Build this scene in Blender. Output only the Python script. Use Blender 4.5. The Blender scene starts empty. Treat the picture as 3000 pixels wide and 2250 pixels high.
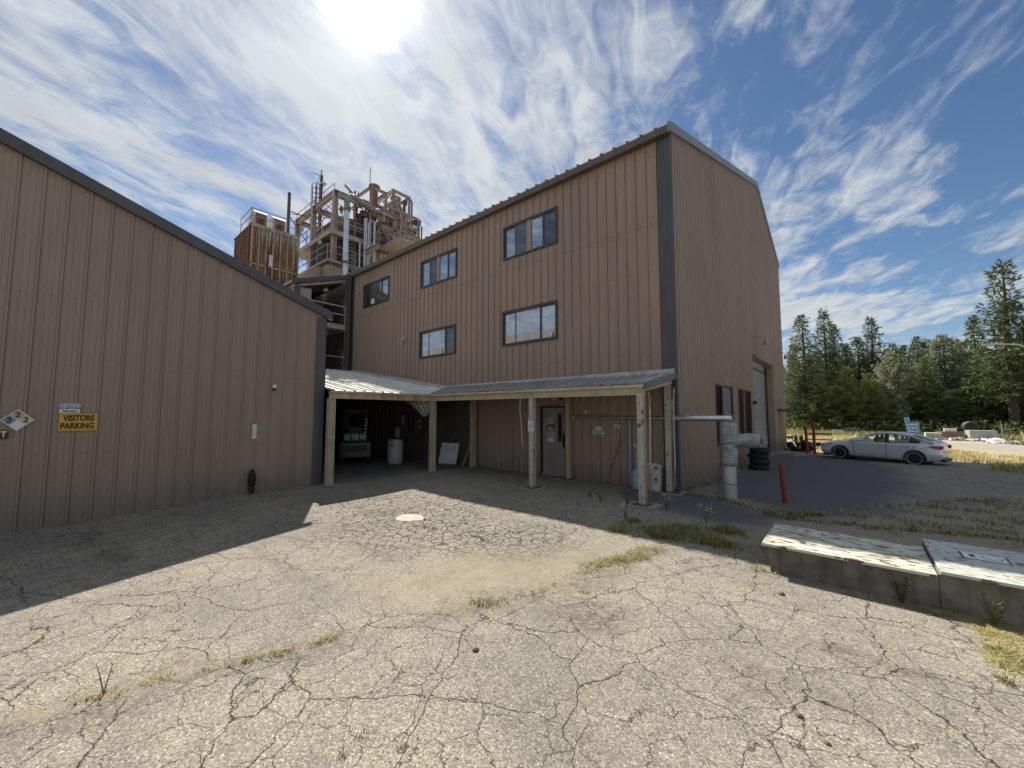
import bpy, bmesh, math, random
from math import radians as RAD, sin, cos, pi, sqrt, atan2
from mathutils import Vector, Matrix, noise as MN
random.seed(7)
S = bpy.context.scene
COL = S.collection

# ------------------------------------------------------------------ camera
cam = bpy.data.objects.new('camera', bpy.data.cameras.new('camera'))
COL.objects.link(cam); S.camera = cam
cam.data.sensor_width = 36; cam.data.lens = 36*1149/3000
cam.data.clip_start = 0.05; cam.data.clip_end = 5000
cam.location = (0, 0, 2.0)
cam.rotation_euler = (RAD(90+4.13), 0, RAD(40.75))
# ------------------------------------------------------------------ sun / sky
SUN = Vector((-.81, .42, 1)).normalized()
sl = bpy.data.lights.new('sun', 'SUN'); sl.energy = 5.0; sl.angle = RAD(.53); sl.color = (1, .93, .82)
so = bpy.data.objects.new('sun', sl); COL.objects.link(so)
so.rotation_euler = SUN.to_track_quat('Z', 'Y').to_euler()
S.view_settings.view_transform = 'Standard'; S.view_settings.look = 'None'
S.view_settings.gamma = 1; S.view_settings.exposure = 0.64
S.view_settings.use_curve_mapping = False

W = bpy.data.worlds.new('World'); S.world = W; W.use_nodes = True
def build_world():
    nt = W.node_tree; nt.nodes.clear()
    N = nt.nodes.new; L = nt.links.new
    def math_(op, a, b=None, c=None, clamp=False):
        n = N('ShaderNodeMath'); n.operation = op; n.use_clamp = clamp
        for i, v in enumerate((a, b, c)):
            if v is None: continue
            if isinstance(v, (int, float)): n.inputs[i].default_value = v
            else: L(v, n.inputs[i])
        return n.outputs[0]
    out = N('ShaderNodeOutputWorld'); bg = N('ShaderNodeBackground')
    sky = N('ShaderNodeTexSky'); sky.sky_type = 'NISHITA'; sky.sun_disc = False
    sky.sun_elevation = math.asin(SUN.z); sky.sun_rotation = atan2(SUN.x, SUN.y)
    sky.altitude = 700; sky.air_density = 1.0; sky.dust_density = .6; sky.ozone_density = 2.2
    hs = N('ShaderNodeHueSaturation'); hs.inputs['Saturation'].default_value = 1.12
    hs.inputs['Value'].default_value = .56
    L(sky.outputs[0], hs.inputs['Color'])
    tc = N('ShaderNodeTexCoord'); sp = N('ShaderNodeSeparateXYZ'); L(tc.outputs['Generated'], sp.inputs[0])
    zz = math_('MAXIMUM', sp.outputs[2], 0.0); zz = math_('ADD', zz, .10)
    px = math_('DIVIDE', sp.outputs[0], zz); py = math_('DIVIDE', sp.outputs[1], zz)
    az = RAD(-23)
    a = math_('ADD', math_('MULTIPLY', px, sin(az)), math_('MULTIPLY', py, cos(az)))
    b = math_('SUBTRACT', math_('MULTIPLY', px, cos(az)), math_('MULTIPLY', py, sin(az)))
    def vnoise(vec, scale, detail, rough, dist=0., color=False):
        n = N('ShaderNodeTexNoise'); n.inputs['Scale'].default_value = scale; n.inputs['Detail'].default_value = detail
        n.inputs['Roughness'].default_value = rough; n.inputs['Distortion'].default_value = dist
        L(vec, n.inputs['Vector']); return n.outputs['Color' if color else 'Fac']
    def coords(sa, sb, off, warp=0., wscale=1.):
        cb = N('ShaderNodeCombineXYZ')
        L(math_('MULTIPLY', a, sa), cb.inputs[0]); L(math_('MULTIPLY', b, sb), cb.inputs[1])
        cb.inputs[2].default_value = off
        if not warp: return cb.outputs[0]
        w = vnoise(cb.outputs[0], wscale, 3, .5, 0, True)
        m = N('ShaderNodeVectorMath'); m.operation = 'MULTIPLY_ADD'; L(w, m.inputs[0]); m.inputs[1].default_value = (warp,)*3; L(cb.outputs[0], m.inputs[2])
        return m.outputs[0]
    big = vnoise(coords(.9, .9, 3.1, .5, 1.), 1.15, 3, .5)
    mid = vnoise(coords(.85, 1.15, 7.7, 1.0, 1.5), 2.6, 9, .60, .3)
    fine = vnoise(coords(.9, 2.0, 1.3, 1.0, 1.7), 3.9, 12, .62, .35)
    dens = math_('ADD', math_('MULTIPLY', big, .80), math_('ADD', math_('MULTIPLY', mid, 1.0), math_('MULTIPLY', fine, .90)))
    # fewer clouds towards the north-east part of the sky, more around the sun
    def dot(v):
        d = N('ShaderNodeVectorMath'); d.operation = 'DOT_PRODUCT'; L(tc.outputs['Generated'], d.inputs[0])
        d.inputs[1].default_value = Vector(v).normalized(); return d.outputs['Value']
    clear = math_('POWER', math_('MAXIMUM', dot((.22, .82, .55)), 0.), 16.)
    dsun = math_('MAXIMUM', dot(tuple(SUN)), 0.)
    dens = math_('SUBTRACT', dens, math_('MULTIPLY', clear, .22))
    dens = math_('ADD', dens, math_('MULTIPLY', math_('POWER', dsun, 8.), .12))
    cov = N('ShaderNodeMapRange'); cov.interpolation_type = 'SMOOTHSTEP'
    cov.inputs['From Min'].default_value = 1.13; cov.inputs['From Max'].default_value = 1.56
    L(dens, cov.inputs['Value'])
    g1 = math_('MULTIPLY', math_('POWER', dsun, 14.), .7)
    g2 = math_('MULTIPLY', math_('POWER', dsun, 150.), 1.8)
    g3 = math_('MULTIPLY', math_('POWER', dsun, 900.), 30.)
    bright = math_('ADD', math_('ADD', 3.9, g1), math_('ADD', g2, g3))
    # thick parts of the cloud sheet are a little darker
    shade = math_('SUBTRACT', 1.32, math_('MULTIPLY', vnoise(coords(1., 1.5, 12., .8, 1.5), 3.4, 8, .6, .5), .62))
    bright = math_('MULTIPLY', bright, shade)
    cc = N('ShaderNodeMixRGB'); cc.blend_type = 'MULTIPLY'; cc.inputs[0].default_value = 1
    cc.inputs[1].default_value = (.93, .97, 1.0, 1); L(bright, cc.inputs[2])
    mx = N('ShaderNodeMixRGB'); L(math_('MULTIPLY', cov.outputs[0], .92), mx.inputs[0])
    L(hs.outputs[0], mx.inputs[1]); L(cc.outputs[0], mx.inputs[2])
    ad = N('ShaderNodeMixRGB'); ad.blend_type = 'ADD'; ad.inputs[0].default_value = 1
    L(mx.outputs[0], ad.inputs[1])
    L(math_('ADD', math_('MULTIPLY', g2, .10), math_('MULTIPLY', g3, .5)), ad.inputs[2])
    L(ad.outputs[0], bg.inputs[0]); bg.inputs[1].default_value = .113
    L(bg.outputs[0], out.inputs[0])
build_world()

# ------------------------------------------------------------------ object helpers
def tag(o, label=None, cat=None, group=None, kind=None):
    if label: o['label'] = label
    if cat: o['category'] = cat
    if group: o['group'] = group
    if kind: o['kind'] = kind
    return o
def thing(name, loc, label, cat, group=None, rz=0.):
    o = bpy.data.objects.new(name, None); o.empty_display_size = .2
    COL.objects.link(o); o.location = loc; o.rotation_euler = (0, 0, rz)
    return tag(o, label, cat, group)
def wpos(o):
    v = Vector((0, 0, 0))
    while o is not None: v += o.location; o = o.parent
    return v
def copy_tree(o, parent=None):
    c = o.copy(); COL.objects.link(c); c.parent = parent
    for ch in list(o.children): copy_tree(ch, c)
    return c

class MB:
    def __init__(s): s.v = []; s.f = []; s.m = []; s.mi = 0
    def add(s, vs, fs):
        n = len(s.v); s.v += [tuple(v) for v in vs]
        s.f += [tuple(i+n for i in f) for f in fs]; s.m += [s.mi]*len(fs); return s
    def quad(s, a, b, c, d): return s.add([a, b, c, d], [(0, 1, 2, 3)])
    def box(s, a, b):
        x0, y0, z0 = a; x1, y1, z1 = b
        x0, x1 = min(x0, x1), max(x0, x1); y0, y1 = min(y0, y1), max(y0, y1); z0, z1 = min(z0, z1), max(z0, z1)
        return s.add([(x0, y0, z0), (x1, y0, z0), (x1, y1, z0), (x0, y1, z0), (x0, y0, z1), (x1, y0, z1), (x1, y1, z1), (x0, y1, z1)],
              [(0, 3, 2, 1), (4, 5, 6, 7), (0, 1, 5, 4), (1, 2, 6, 5), (2, 3, 7, 6), (3, 0, 4, 7)])
    def obox(s, c, size, M=None):
        hx, hy, hz = [q/2 for q in size]; c = Vector(c)
        vs = [Vector((x*hx, y*hy, z*hz)) for z in (-1, 1) for x, y in ((-1, -1), (1, -1), (1, 1), (-1, 1))]
        if M is not None: vs = [M @ v for v in vs]
        return s.add([v+c for v in vs], [(0, 3, 2, 1), (4, 5, 6, 7), (0, 1, 5, 4), (1, 2, 6, 5), (2, 3, 7, 6), (3, 0, 4, 7)])
    def beam(s, p, q, w=.1, h=None, up=(0, 0, 1)):
        p = Vector(p); q = Vector(q); h = h or w; d = (q-p)
        if d.length < 1e-5: return s
        d.normalize(); u = Vector(up)
        if abs(d.dot(u)) > .97: u = Vector((0, 1, 0))
        sd = d.cross(u).normalized(); uu = sd.cross(d)
        o = [sd*w/2*a+uu*h/2*b for a, b in ((-1, -1), (1, -1), (1, 1), (-1, 1))]
        return s.add([p+x for x in o]+[q+x for x in o], [(3, 2, 1, 0), (4, 5, 6, 7), (0, 1, 5, 4), (1, 2, 6, 5), (2, 3, 7, 6), (3, 0, 4, 7)])
    def ibeam(s, p, q, w=.2, h=.25, t=.03, up=(0, 0, 1)):
        p = Vector(p); q = Vector(q); d = (q-p).normalized(); u = Vector(up)
        if abs(d.dot(u)) > .97: u = Vector((0, 1, 0))
        sd = d.cross(u).normalized(); uu = sd.cross(d)
        s.beam(p+uu*(h-t)/2, q+uu*(h-t)/2, w, t, up); s.beam(p-uu*(h-t)/2, q-uu*(h-t)/2, w, t, up)
        return s.beam(p, q, t, h-2*t, up)
    def tube(s, pts, r, n=10, cap=True):
        pts = [Vector(p) for p in pts]; rs = r if isinstance(r, (list, tuple)) else [r]*len(pts)
        base = len(s.v); prev = None; vs = []
        for i, p in enumerate(pts):
            d = (pts[min(i+1, len(pts)-1)]-pts[max(i-1, 0)]).normalized()
            if prev is None:
                a = Vector((0, 0, 1)) if abs(d.z) < .9 else Vector((1, 0, 0))
                u = d.cross(a).normalized()
            else:
                u = (prev-d*prev.dot(d)).normalized()
            prev = u; w = d.cross(u)
            for k in range(n):
                t = 2*pi*k/n; vs.append(p+(u*cos(t)+w*sin(t))*rs[i])
        fs = []
        for i in range(len(pts)-1):
            for k in range(n):
                k2 = (k+1) % n; fs.append((i*n+k, i*n+k2, (i+1)*n+k2, (i+1)*n+k))
        if cap:
            fs.append(tuple(range(n-1, -1, -1))); fs.append(tuple((len(pts)-1)*n+k for k in range(n)))
        return s.add(vs, fs)
    def lathe(s, c, prof, n=20, axis='z'):
        c = Vector(c); vs = []; fs = []
        for r, h in prof:
            for k in range(n):
                t = 2*pi*k/n
                if axis == 'z': vs.append(c+Vector((r*cos(t), r*sin(t), h)))
                elif axis == 'x': vs.append(c+Vector((h, r*cos(t), r*sin(t))))
                else: vs.append(c+Vector((r*sin(t), h, r*cos(t))))
        for i in range(len(prof)-1):
            for k in range(n):
                k2 = (k+1) % n; fs.append((i*n+k, i*n+k2, (i+1)*n+k2, (i+1)*n+k))
        fs.append(tuple(range(n-1, -1, -1))); fs.append(tuple((len(prof)-1)*n+k for k in range(n)))
        return s.add(vs, fs)
    def prism(s, poly, axis, a, b):
        """poly: 2-D outline in the two other axes, extruded along axis from a to b"""
        n = len(poly)
        def P(q, t):
            if axis == 'x': return (t, q[0], q[1])
            if axis == 'y': return (q[0], t, q[1])
            return (q[0], q[1], t)
        return s.add([P(q, a) for q in poly]+[P(q, b) for q in poly],
              [tuple(range(n-1, -1, -1)), tuple(range(n, 2*n))]+[(i, (i+1) % n, n+(i+1) % n, n+i) for i in range(n)])
    def build(s, name, mat, parent=None, local=False, smooth=False, bevel=0, at=None, fixn=True):
        me = bpy.data.meshes.new(name)
        off = Vector((0, 0, 0))
        if parent is not None and not local: off = wpos(parent)
        loc = Vector((0, 0, 0))
        if parent is None:
            if at is None:
                xs = [v[0] for v in s.v]; ys = [v[1] for v in s.v]; zs = [v[2] for v in s.v]
                loc = Vector(((min(xs)+max(xs))/2, (min(ys)+max(ys))/2, min(zs)))
            else: loc = Vector(at)
            off = loc
        me.from_pydata([(v[0]-off.x, v[1]-off.y, v[2]-off.z) for v in s.v], [], s.f)
        mats = mat if isinstance(mat, (list, tuple)) else [mat]
        for m in mats: me.materials.append(m)
        if len(mats) > 1:
            for p, i in zip(me.polygons, s.m): p.material_index = i
        if fixn:
            bm = bmesh.new(); bm.from_mesh(me); bmesh.ops.recalc_face_normals(bm, faces=bm.faces); bm.to_mesh(me); bm.free()
        if smooth:
            me.shade_smooth() if hasattr(me, 'shade_smooth') else None
            try: me.set_sharp_from_angle(angle=RAD(38))
            except Exception: pass
        me.update()
        o = bpy.data.objects.new(name, me); COL.objects.link(o); o.location = loc
        if parent is not None: o.parent = parent
        if bevel:
            b = o.modifiers.new('bevel', 'BEVEL'); b.width = bevel; b.segments = 2; b.limit_method = 'ANGLE'
        return o

# ------------------------------------------------------------------ materials
def newmat(name):
    m = bpy.data.materials.new(name); m.use_nodes = True; nt = m.node_tree
    return m, nt, nt.nodes['Principled BSDF'], nt.nodes.new, nt.links.new
def ramp(nt, fac, stops):
    r = nt.nodes.new('ShaderNodeValToRGB'); e = r.color_ramp.elements
    while len(e) < len(stops): e.new(.5)
    for k, (p, c) in enumerate(stops):
        e[k].position = p; e[k].color = (*c, 1) if len(c) == 3 else c
    nt.links.new(fac, r.inputs[0]); return r.outputs[0]
def nz(nt, scale, detail=4, rough=.55, stretch=(1, 1, 1), dist=0., vec=None):
    N = nt.nodes.new; g = N('ShaderNodeNewGeometry'); mp = N('ShaderNodeMapping'); mp.inputs['Scale'].default_value = stretch
    nt.links.new(vec if vec is not None else g.outputs['Position'], mp.inputs[0])
    n = N('ShaderNodeTexNoise'); n.inputs['Scale'].default_value = scale; n.inputs['Detail'].default_value = detail
    n.inputs['Roughness'].default_value = rough; n.inputs['Distortion'].default_value = dist
    nt.links.new(mp.outputs[0], n.inputs['Vector']); return n.outputs[0]
def mixc(nt, fac, a, b, mode='MIX'):
    m = nt.nodes.new('ShaderNodeMixRGB'); m.blend_type = mode
    for i, v in ((0, fac), (1, a), (2, b)):
        if isinstance(v, (int, float)): m.inputs[i].default_value = v if i == 0 else (v, v, v, 1)
        elif isinstance(v, tuple): m.inputs[i].default_value = (*v, 1) if len(v) == 3 else v
        else: nt.links.new(v, m.inputs[i])
    return m.outputs[0]
def sstep(nt, fac, lo, hi):
    m = nt.nodes.new('ShaderNodeMapRange'); m.interpolation_type = 'SMOOTHSTEP'
    m.inputs['From Min'].default_value = lo; m.inputs['From Max'].default_value = hi
    nt.links.new(fac, m.inputs['Value']); return m.outputs[0]
def bump(nt, b, h, strength=.3, dist=.01):
    n = nt.nodes.new('ShaderNodeBump'); n.inputs['Strength'].default_value = strength; n.inputs['Distance'].default_value = dist
    nt.links.new(h, n.inputs['Height']); nt.links.new(n.outputs[0], b.inputs['Normal'])

def worn(name, col, rough=.5, metal=0., var=.18, scale=3., streak=0., rust=0., rustcol=(.16, .06, .025), chip=0., chipcol=(.12, .05, .03), bmp=.15, chipscale=9., spec=.5):
    """painted or bare surface: colour drift, vertical dirt streaks, rust and chipped paint"""
    m, nt, b, N, L = newmat(name)
    c = mixc(nt, sstep(nt, nz(nt, scale, 5), .3, .7), tuple(x*(1-var) for x in col), tuple(min(1, x*(1+var)) for x in col))
    if streak: c = mixc(nt, streak, c, ramp(nt, nz(nt, 1., 6, .6, (14, 14, .7)), [(.35, (.45, .42, .4)), (.6, (1, 1, 1))]), 'MULTIPLY')
    if rust:
        f = sstep(nt, nz(nt, 1., 7, .65, (5, 5, 1.1), .6), .72-rust*.35, .86-rust*.35)
        c = mixc(nt, f, c, mixc(nt, nz(nt, 12, 3), rustcol, tuple(x*1.9 for x in rustcol)))
    if chip:
        f = sstep(nt, nz(nt, chipscale, 6, .6, (1, 1, 1), .3), .74-chip*.3, .76-chip*.3)
        c = mixc(nt, f, c, chipcol)
    L(c, b.inputs['Base Color']); b.inputs['Roughness'].default_value = rough; b.inputs['Metallic'].default_value = metal
    b.inputs['Specular IOR Level'].default_value = spec
    if bmp: bump(nt, b, nz(nt, 25, 4), bmp, .01)
    return m

M = {}
def panel_mat(name, col, rough=.42):
    m, nt, b, N, L = newmat(name)
    v = sstep(nt, nz(nt, .5, 4, .6, (1, 1, .25)), .25, .75)
    c = mixc(nt, v, tuple(x*.90 for x in col), tuple(x*1.12 for x in col))
    # chalking of the old paint in vertical bands, dust splashed up the wall foot
    c = mixc(nt, .8, c, ramp(nt, nz(nt, 1., 7, .65, (6.5, 6.5, .35)), [(.3, (.89, .89, .90)), (.7, (1.08, 1.06, 1.04))]), 'MULTIPLY')
    c = mixc(nt, .7, c, ramp(nt, nz(nt, 1., 8, .7, (9, 9, .8)), [(.34, (.92, .91, .90)), (.5, (1, 1, 1))]), 'MULTIPLY')
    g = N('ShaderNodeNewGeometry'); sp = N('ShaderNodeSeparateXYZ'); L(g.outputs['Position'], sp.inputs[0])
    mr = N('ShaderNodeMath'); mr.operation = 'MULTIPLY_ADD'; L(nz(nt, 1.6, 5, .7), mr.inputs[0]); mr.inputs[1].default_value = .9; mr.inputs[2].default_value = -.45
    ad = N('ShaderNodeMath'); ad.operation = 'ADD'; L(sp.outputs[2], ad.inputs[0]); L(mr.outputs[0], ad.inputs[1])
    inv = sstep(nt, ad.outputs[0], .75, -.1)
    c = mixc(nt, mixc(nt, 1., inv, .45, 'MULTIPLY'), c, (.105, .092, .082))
    sc = sstep(nt, nz(nt, 7., 6, .7, (1, 1, 1.3), .5), .70, .74)
    c = mixc(nt, mixc(nt, 1., sc, .55, 'MULTIPLY'), c, (.10, .085, .08))
    L(c, b.inputs['Base Color'])
    L(ramp(nt, nz(nt, 2.2, 5), [(.3, (rough-.07,)*3), (.7, (rough+.15,)*3)]), b.inputs['Roughness'])
    bump(nt, b, nz(nt, 1.3, 3, .5, (1, 1, .5)), .35, .03)
    return m
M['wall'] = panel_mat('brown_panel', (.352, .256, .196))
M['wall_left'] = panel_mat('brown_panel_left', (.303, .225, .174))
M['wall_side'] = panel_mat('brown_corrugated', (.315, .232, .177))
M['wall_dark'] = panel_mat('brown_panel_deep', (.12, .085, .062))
M['trim'] = worn('dark_grey_trim', (.085, .085, .09), .5, 0, .1, 2, .35, bmp=.05)
M['roofbrown'] = worn('brown_roof_edge', (.20, .15, .12), .5, 0, .15, 3, .3)
M['white_roof'] = worn('white_sheet_roof', (.70, .69, .64), .45, 0, .14, 1.2, .25, .22, (.22, .12, .06))
M['grey_roof'] = worn('weathered_sheet_roof', (.36, .36, .36), .5, .1, .2, 1.5, .2, .3, (.16, .09, .05))
M['post'] = worn('tan_post_paint', (.50, .40, .27), .55, 0, .12, 2, .35, .18, (.20, .09, .035), .22, (.10, .055, .04))
M['post_white'] = worn('cream_post_paint', (.50, .45, .36), .55, 0, .1, 2, .3, .1, (.20, .09, .035), .44, (.11, .065, .05), chipscale=10)
M['post_rust'] = worn('rusty_beam_paint', (.52, .42, .27), .6, 0, .12, 2, .4, .62, (.20, .085, .035), .2)
M['rustplate'] = worn('rust', (.14, .065, .04), .85, 0, .35, 8)
M['concrete'] = worn('concrete', (.30, .28, .25), .9, 0, .22, 3, .4, 0, chip=.2, chipcol=(.14, .125, .11), bmp=.5)
M['concrete_old'] = worn('old_concrete', (.19, .17, .145), .92, 0, .4, 2.5, .5, .25, (.11, .08, .055), chip=.3, chipcol=(.09, .08, .07), bmp=.8)
M['lid'] = worn('chipped_cream_paint', (.56, .555, .44), .5, 0, .05, 2, 0, .0, chip=.70, chipcol=(.13, .09, .06), chipscale=6, bmp=.1)
M['lid2'] = worn('chipped_pale_green_paint', (.47, .50, .44), .5, 0, .05, 2, 0, .0, chip=.58, chipcol=(.17, .12, .08), chipscale=8, bmp=.1)
def lid_fix(m):
    # stretch the paint chips along the lid
    for n in m.node_tree.nodes:
        if n.type == 'MAPPING' and n.outputs[0].links and abs(n.outputs[0].links[0].to_node.inputs['Scale'].default_value-6) < .1 or \
           n.type == 'MAPPING' and n.outputs[0].links and abs(n.outputs[0].links[0].to_node.inputs['Scale'].default_value-8) < .1:
            n.inputs['Scale'].default_value = (1.1, 2.9, 1)
lid_fix(M['lid']); lid_fix(M['lid2'])
M['silver'] = worn('silver_jacket', (.62, .64, .66), .28, .9, .12, 3, .2, bmp=.12)
M['foilwrap'] = None
M['ductgrey'] = worn('grey_duct', (.30, .29, .27), .5, .5, .25, 4, .3, .25)
M['ductblue'] = worn('galvanised_duct', (.62, .65, .70), .36, .4, .1, 3, .25)
M['steel'] = worn('primer_steel', (.44, .355, .315), .6, 0, .22, 5, .3, .25, (.13, .05, .03))
M['steel_dark'] = worn('dark_steel', (.11, .085, .075), .65, 0, .3, 5, .3, .3)
M['tankbrown'] = worn('dark_tank_cladding', (.055, .042, .04), .6, 0, .25, 3, .2)
M['rusty'] = worn('rusty_cyclone', (.26, .16, .125), .7, 0, .3, 3, .4, .55, (.15, .06, .035))
M['black'] = worn('black_metal', (.015, .015, .016), .5, 0, .2, 5)
M['rubber'] = worn('rubber', (.012, .012, .012), .75, 0, .3, 9)
M['red'] = worn('red_post_paint', (.25, .035, .018), .6, 0, .2, 5, .35, .2, (.12, .03, .02), .2, (.09, .03, .02))
M['white'] = worn('white_paint', (.72, .72, .70), .5, 0, .06, 4, .1)
M['whiteworn'] = worn('worn_white_paint', (.62, .61, .58), .55, 0, .12, 4, .4, .25, (.16, .07, .03), .4, (.13, .05, .035))
M['galv'] = worn('galvanised', (.45, .46, .47), .4, .7, .15, 6, .2)
M['green'] = worn('forklift_green', (.045, .17, .11), .45, 0, .2, 4, .2)
M['door'] = worn('door_paint', (.32, .26, .225), .5, 0, .12, 1.8, .35, .12, (.16, .09, .06))
M['louvre'] = worn('maroon_louvre', (.095, .045, .04), .5, 0, .2, 4, .2)
M['slat'] = worn('roller_door_slats', (.50, .52, .53), .35, .5, .08, 3, .2)
M['frame'] = worn('window_frame_metal', (.085, .072, .062), .4, .6, .15, 6)
M['plastic'] = worn('drum_plastic', (.50, .50, .45), .45, 0, .08, 5, .1)
M['ptank'] = worn('propane_tank_paint', (.44, .46, .45), .45, 0, .08, 5, .2, .12)
M['bluegrey'] = worn('blue_grey_pipe', (.32, .38, .45), .45, 0, .1, 5, .1)
M['inkblack'] = worn('black_ink', (.012, .012, .014), .5, 0, .1, 5, bmp=0)
M['signyellow'] = worn('sign_yellow', (.66, .37, .012), .45, 0, .06, 6, .15, bmp=0)
M['signwhite'] = worn('sign_white', (.70, .72, .72), .45, 0, .05, 6, .1, bmp=0)
M['signblue'] = worn('sign_blue', (.03, .10, .33), .45, 0, .1, 6, bmp=0)
M['signred'] = worn('sign_red', (.35, .03, .03), .45, 0, .1, 6, bmp=0)
M['signfadedred'] = worn('sign_faded_red', (.52, .36, .32), .45, 0, .08, 6, bmp=0)
M['signfadedblue'] = worn('sign_faded_blue', (.17, .25, .36), .45, 0, .08, 6, bmp=0)
M['signfadedyellow'] = worn('sign_faded_yellow', (.60, .56, .25), .45, 0, .08, 6, bmp=0)
M['signcream'] = worn('sign_cream', (.60, .62, .52), .45, 0, .05, 6, bmp=0)
M['signbrown'] = worn('sign_brown', (.05, .022, .018), .5, 0, .1, 6, bmp=0)
M['wood'] = worn('weathered_wood', (.36, .28, .19), .8, 0, .2, 6, .3)
M['bluepallet'] = worn('blue_plastic', (.10, .24, .42), .6, 0, .3, 7, 0, 0, chip=.45, chipcol=(.45, .50, .52))
M['palegrey'] = worn('pale_grey_sheet', (.42, .42, .42), .6, 0, .12, 2, .2)
M['tan'] = worn('beige_steel', (.40, .32, .26), .6, 0, .1, 3, .3, .1)

def flat(name, col, rough=.5, metal=0., trans=0., alpha=1.):
    m, nt, b, N, L = newmat(name); b.inputs['Base Color'].default_value = (*col, 1)
    b.inputs['Roughness'].default_value = rough; b.inputs['Metallic'].default_value = metal
    if trans: b.inputs['Transmission Weight'].default_value = trans
    return m
def pane_mat(name, refl, base, tint=(.84, .92, 1.0)):
    """reflective window glass over a dim room"""
    m, nt, b, N, L = newmat(name)
    b.inputs['Base Color'].default_value = (*base, 1); b.inputs['Roughness'].default_value = .4
    g = N('ShaderNodeBsdfGlossy'); g.inputs['Roughness'].default_value = .015; g.inputs['Color'].default_value = (*tint, 1)
    mx = N('ShaderNodeMixShader'); mx.inputs[0].default_value = refl
    c = mixc(nt, sstep(nt, nz(nt, 1.6, 4, .6, (1, 1, .5)), .3, .75), tuple(x*.6 for x in base), tuple(x*1.5 for x in base))
    L(c, b.inputs['Base Color'])
    bn = N('ShaderNodeBump'); bn.inputs['Strength'].default_value = .06; bn.inputs['Distance'].default_value = .02
    L(nz(nt, 1.1, 2), bn.inputs['Height']); L(bn.outputs[0], g.inputs['Normal'])
    out = nt.nodes['Material Output']; L(b.outputs[0], mx.inputs[1]); L(g.outputs[0], mx.inputs[2]); L(mx.outputs[0], out.inputs[0])
    return m
M['pane'] = pane_mat('window_glass', .36, (.10, .115, .125))
M['pane_light'] = pane_mat('window_glass_blind', .34, (.22, .26, .30))
M['pane_dark'] = pane_mat('window_screen', .10, (.035, .04, .045))

def wrap_mat():
    m, nt, b, N, L = newmat('foil_blanket')
    c = mixc(nt, sstep(nt, nz(nt, 5, 5), .3, .7), (.30, .31, .31), (.46, .47, .47))
    L(c, b.inputs['Base Color']); b.inputs['Metallic'].default_value = .45; b.inputs['Roughness'].default_value = .45
    bump(nt, b, nz(nt, 6, 5, .6, (1, 1, 2.2), 1.2), 1., .06); return m
M['foilwrap'] = wrap_mat()
def silo_mat():
    m, nt, b, N, L = newmat('rust_streaked_panels')
    g = N('ShaderNodeNewGeometry'); sp = N('ShaderNodeSeparateXYZ'); L(g.outputs['Position'], sp.inputs[0])
    st = nz(nt, 1., 6, .6, (7, 7, .45)); bl = nz(nt, 1.3, 4)
    up = N('ShaderNodeMath'); up.operation = 'MULTIPLY_ADD'; L(st, up.inputs[0]); up.inputs[1].default_value = 3.4; L(sp.outputs[2], up.inputs[2])
    f = sstep(nt, up.outputs[0], 13.0, 14.3)
    pale = mixc(nt, bl, (.34, .36, .40), (.50, .50, .46))
    rust = mixc(nt, sstep(nt, nz(nt, 1., 5, .6, (5, 5, .7)), .3, .7), (.14, .055, .025), (.30, .19, .10))
    c = mixc(nt, f, rust, pale)
    c = mixc(nt, sstep(nt, nz(nt, 1., 7, .7, (11, 11, .6)), .52, .66), c, (.12, .045, .025))
    L(c, b.inputs['Base Color']); b.inputs['Roughness'].default_value = .65; bump(nt, b, st, .3, .02); return m
M['silo'] = silo_mat()
M['silo_side'] = worn('rusty_ribbed_side', (.22, .11, .075), .7, 0, .3, 3, .5, .5, (.12, .04, .025))

# ------------------------------------------------------------------ ground
def ss(x, a, b):
    t = max(0., min(1., (x-a)/(b-a))); return t*t*(3-2*t)
def gz(x, y):
    z = 0.
    if y > 10.4: z -= .0175*(min(y, 32)-10.4)
    if y > 26: z -= .17*ss(y, 26, 34)
    if y > 32: z -= .008*(min(y, 75)-32)
    z -= .13*ss(-x, 8, 11)*ss(3.5-y, 0, 3.5)
    if y > 75: z -= .3*ss(y, 75, 120)
    z += .035*MN.noise((x*.35, y*.35, 0))*ss(min(abs(x+7), 20)*0+1, 0, 1)*(1-ss(y, 8.6, 10.2)*(1-ss(y, 10.8, 14)))*(1 if x > -10 else 0)
    return z
def pdist(x, y, poly):
    best = 1e9
    for i in range(len(poly)-1):
        x0, y0 = poly[i]; x1, y1 = poly[i+1]; dx, dy = x1-x0, y1-y0
        l = dx*dx+dy*dy; t = 0 if l == 0 else max(0, min(1, ((x-x0)*dx+(y-y0)*dy)/l))
        best = min(best, sqrt((x-x0-t*dx)**2+(y-y0-t*dy)**2))
    return best
def inpoly(x, y, p):
    c = False; j = len(p)-1
    for i in range(len(p)):
        if (p[i][1] > y) != (p[j][1] > y) and x < (p[j][0]-p[i][0])*(y-p[i][1])/(p[j][1]-p[i][1])+p[i][0]: c = not c
        j = i
    return c
def region(x, y, p, soft):
    d = pdist(x, y, p+[p[0]]); return ss(soft+(d if inpoly(x, y, p) else -d), 0, 2*soft)
DIRT = [(-3.75, 2.25), (-3.25, 2.8), (-2.85, 3.3), (-2.55, 4.0), (-2.4, 5.2), (-2.6, 5.9), (-3.2, 5.0), (-3.6, 4.3), (-4.4, 3.8), (-4.6, 2.9), (-4.2, 2.2)]
SEAM = [(-5.6, -3.2), (-4.22, -.12), (-4.09, .29), (-4.02, .55), (-3.86, .98), (-3.58, 1.51), (-3.53, 1.91), (-3.3, 2.6), (-2.95, 3.3), (-2.6, 4.2), (-2.5, 5.1), (-2.3, 5.9)]
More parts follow.
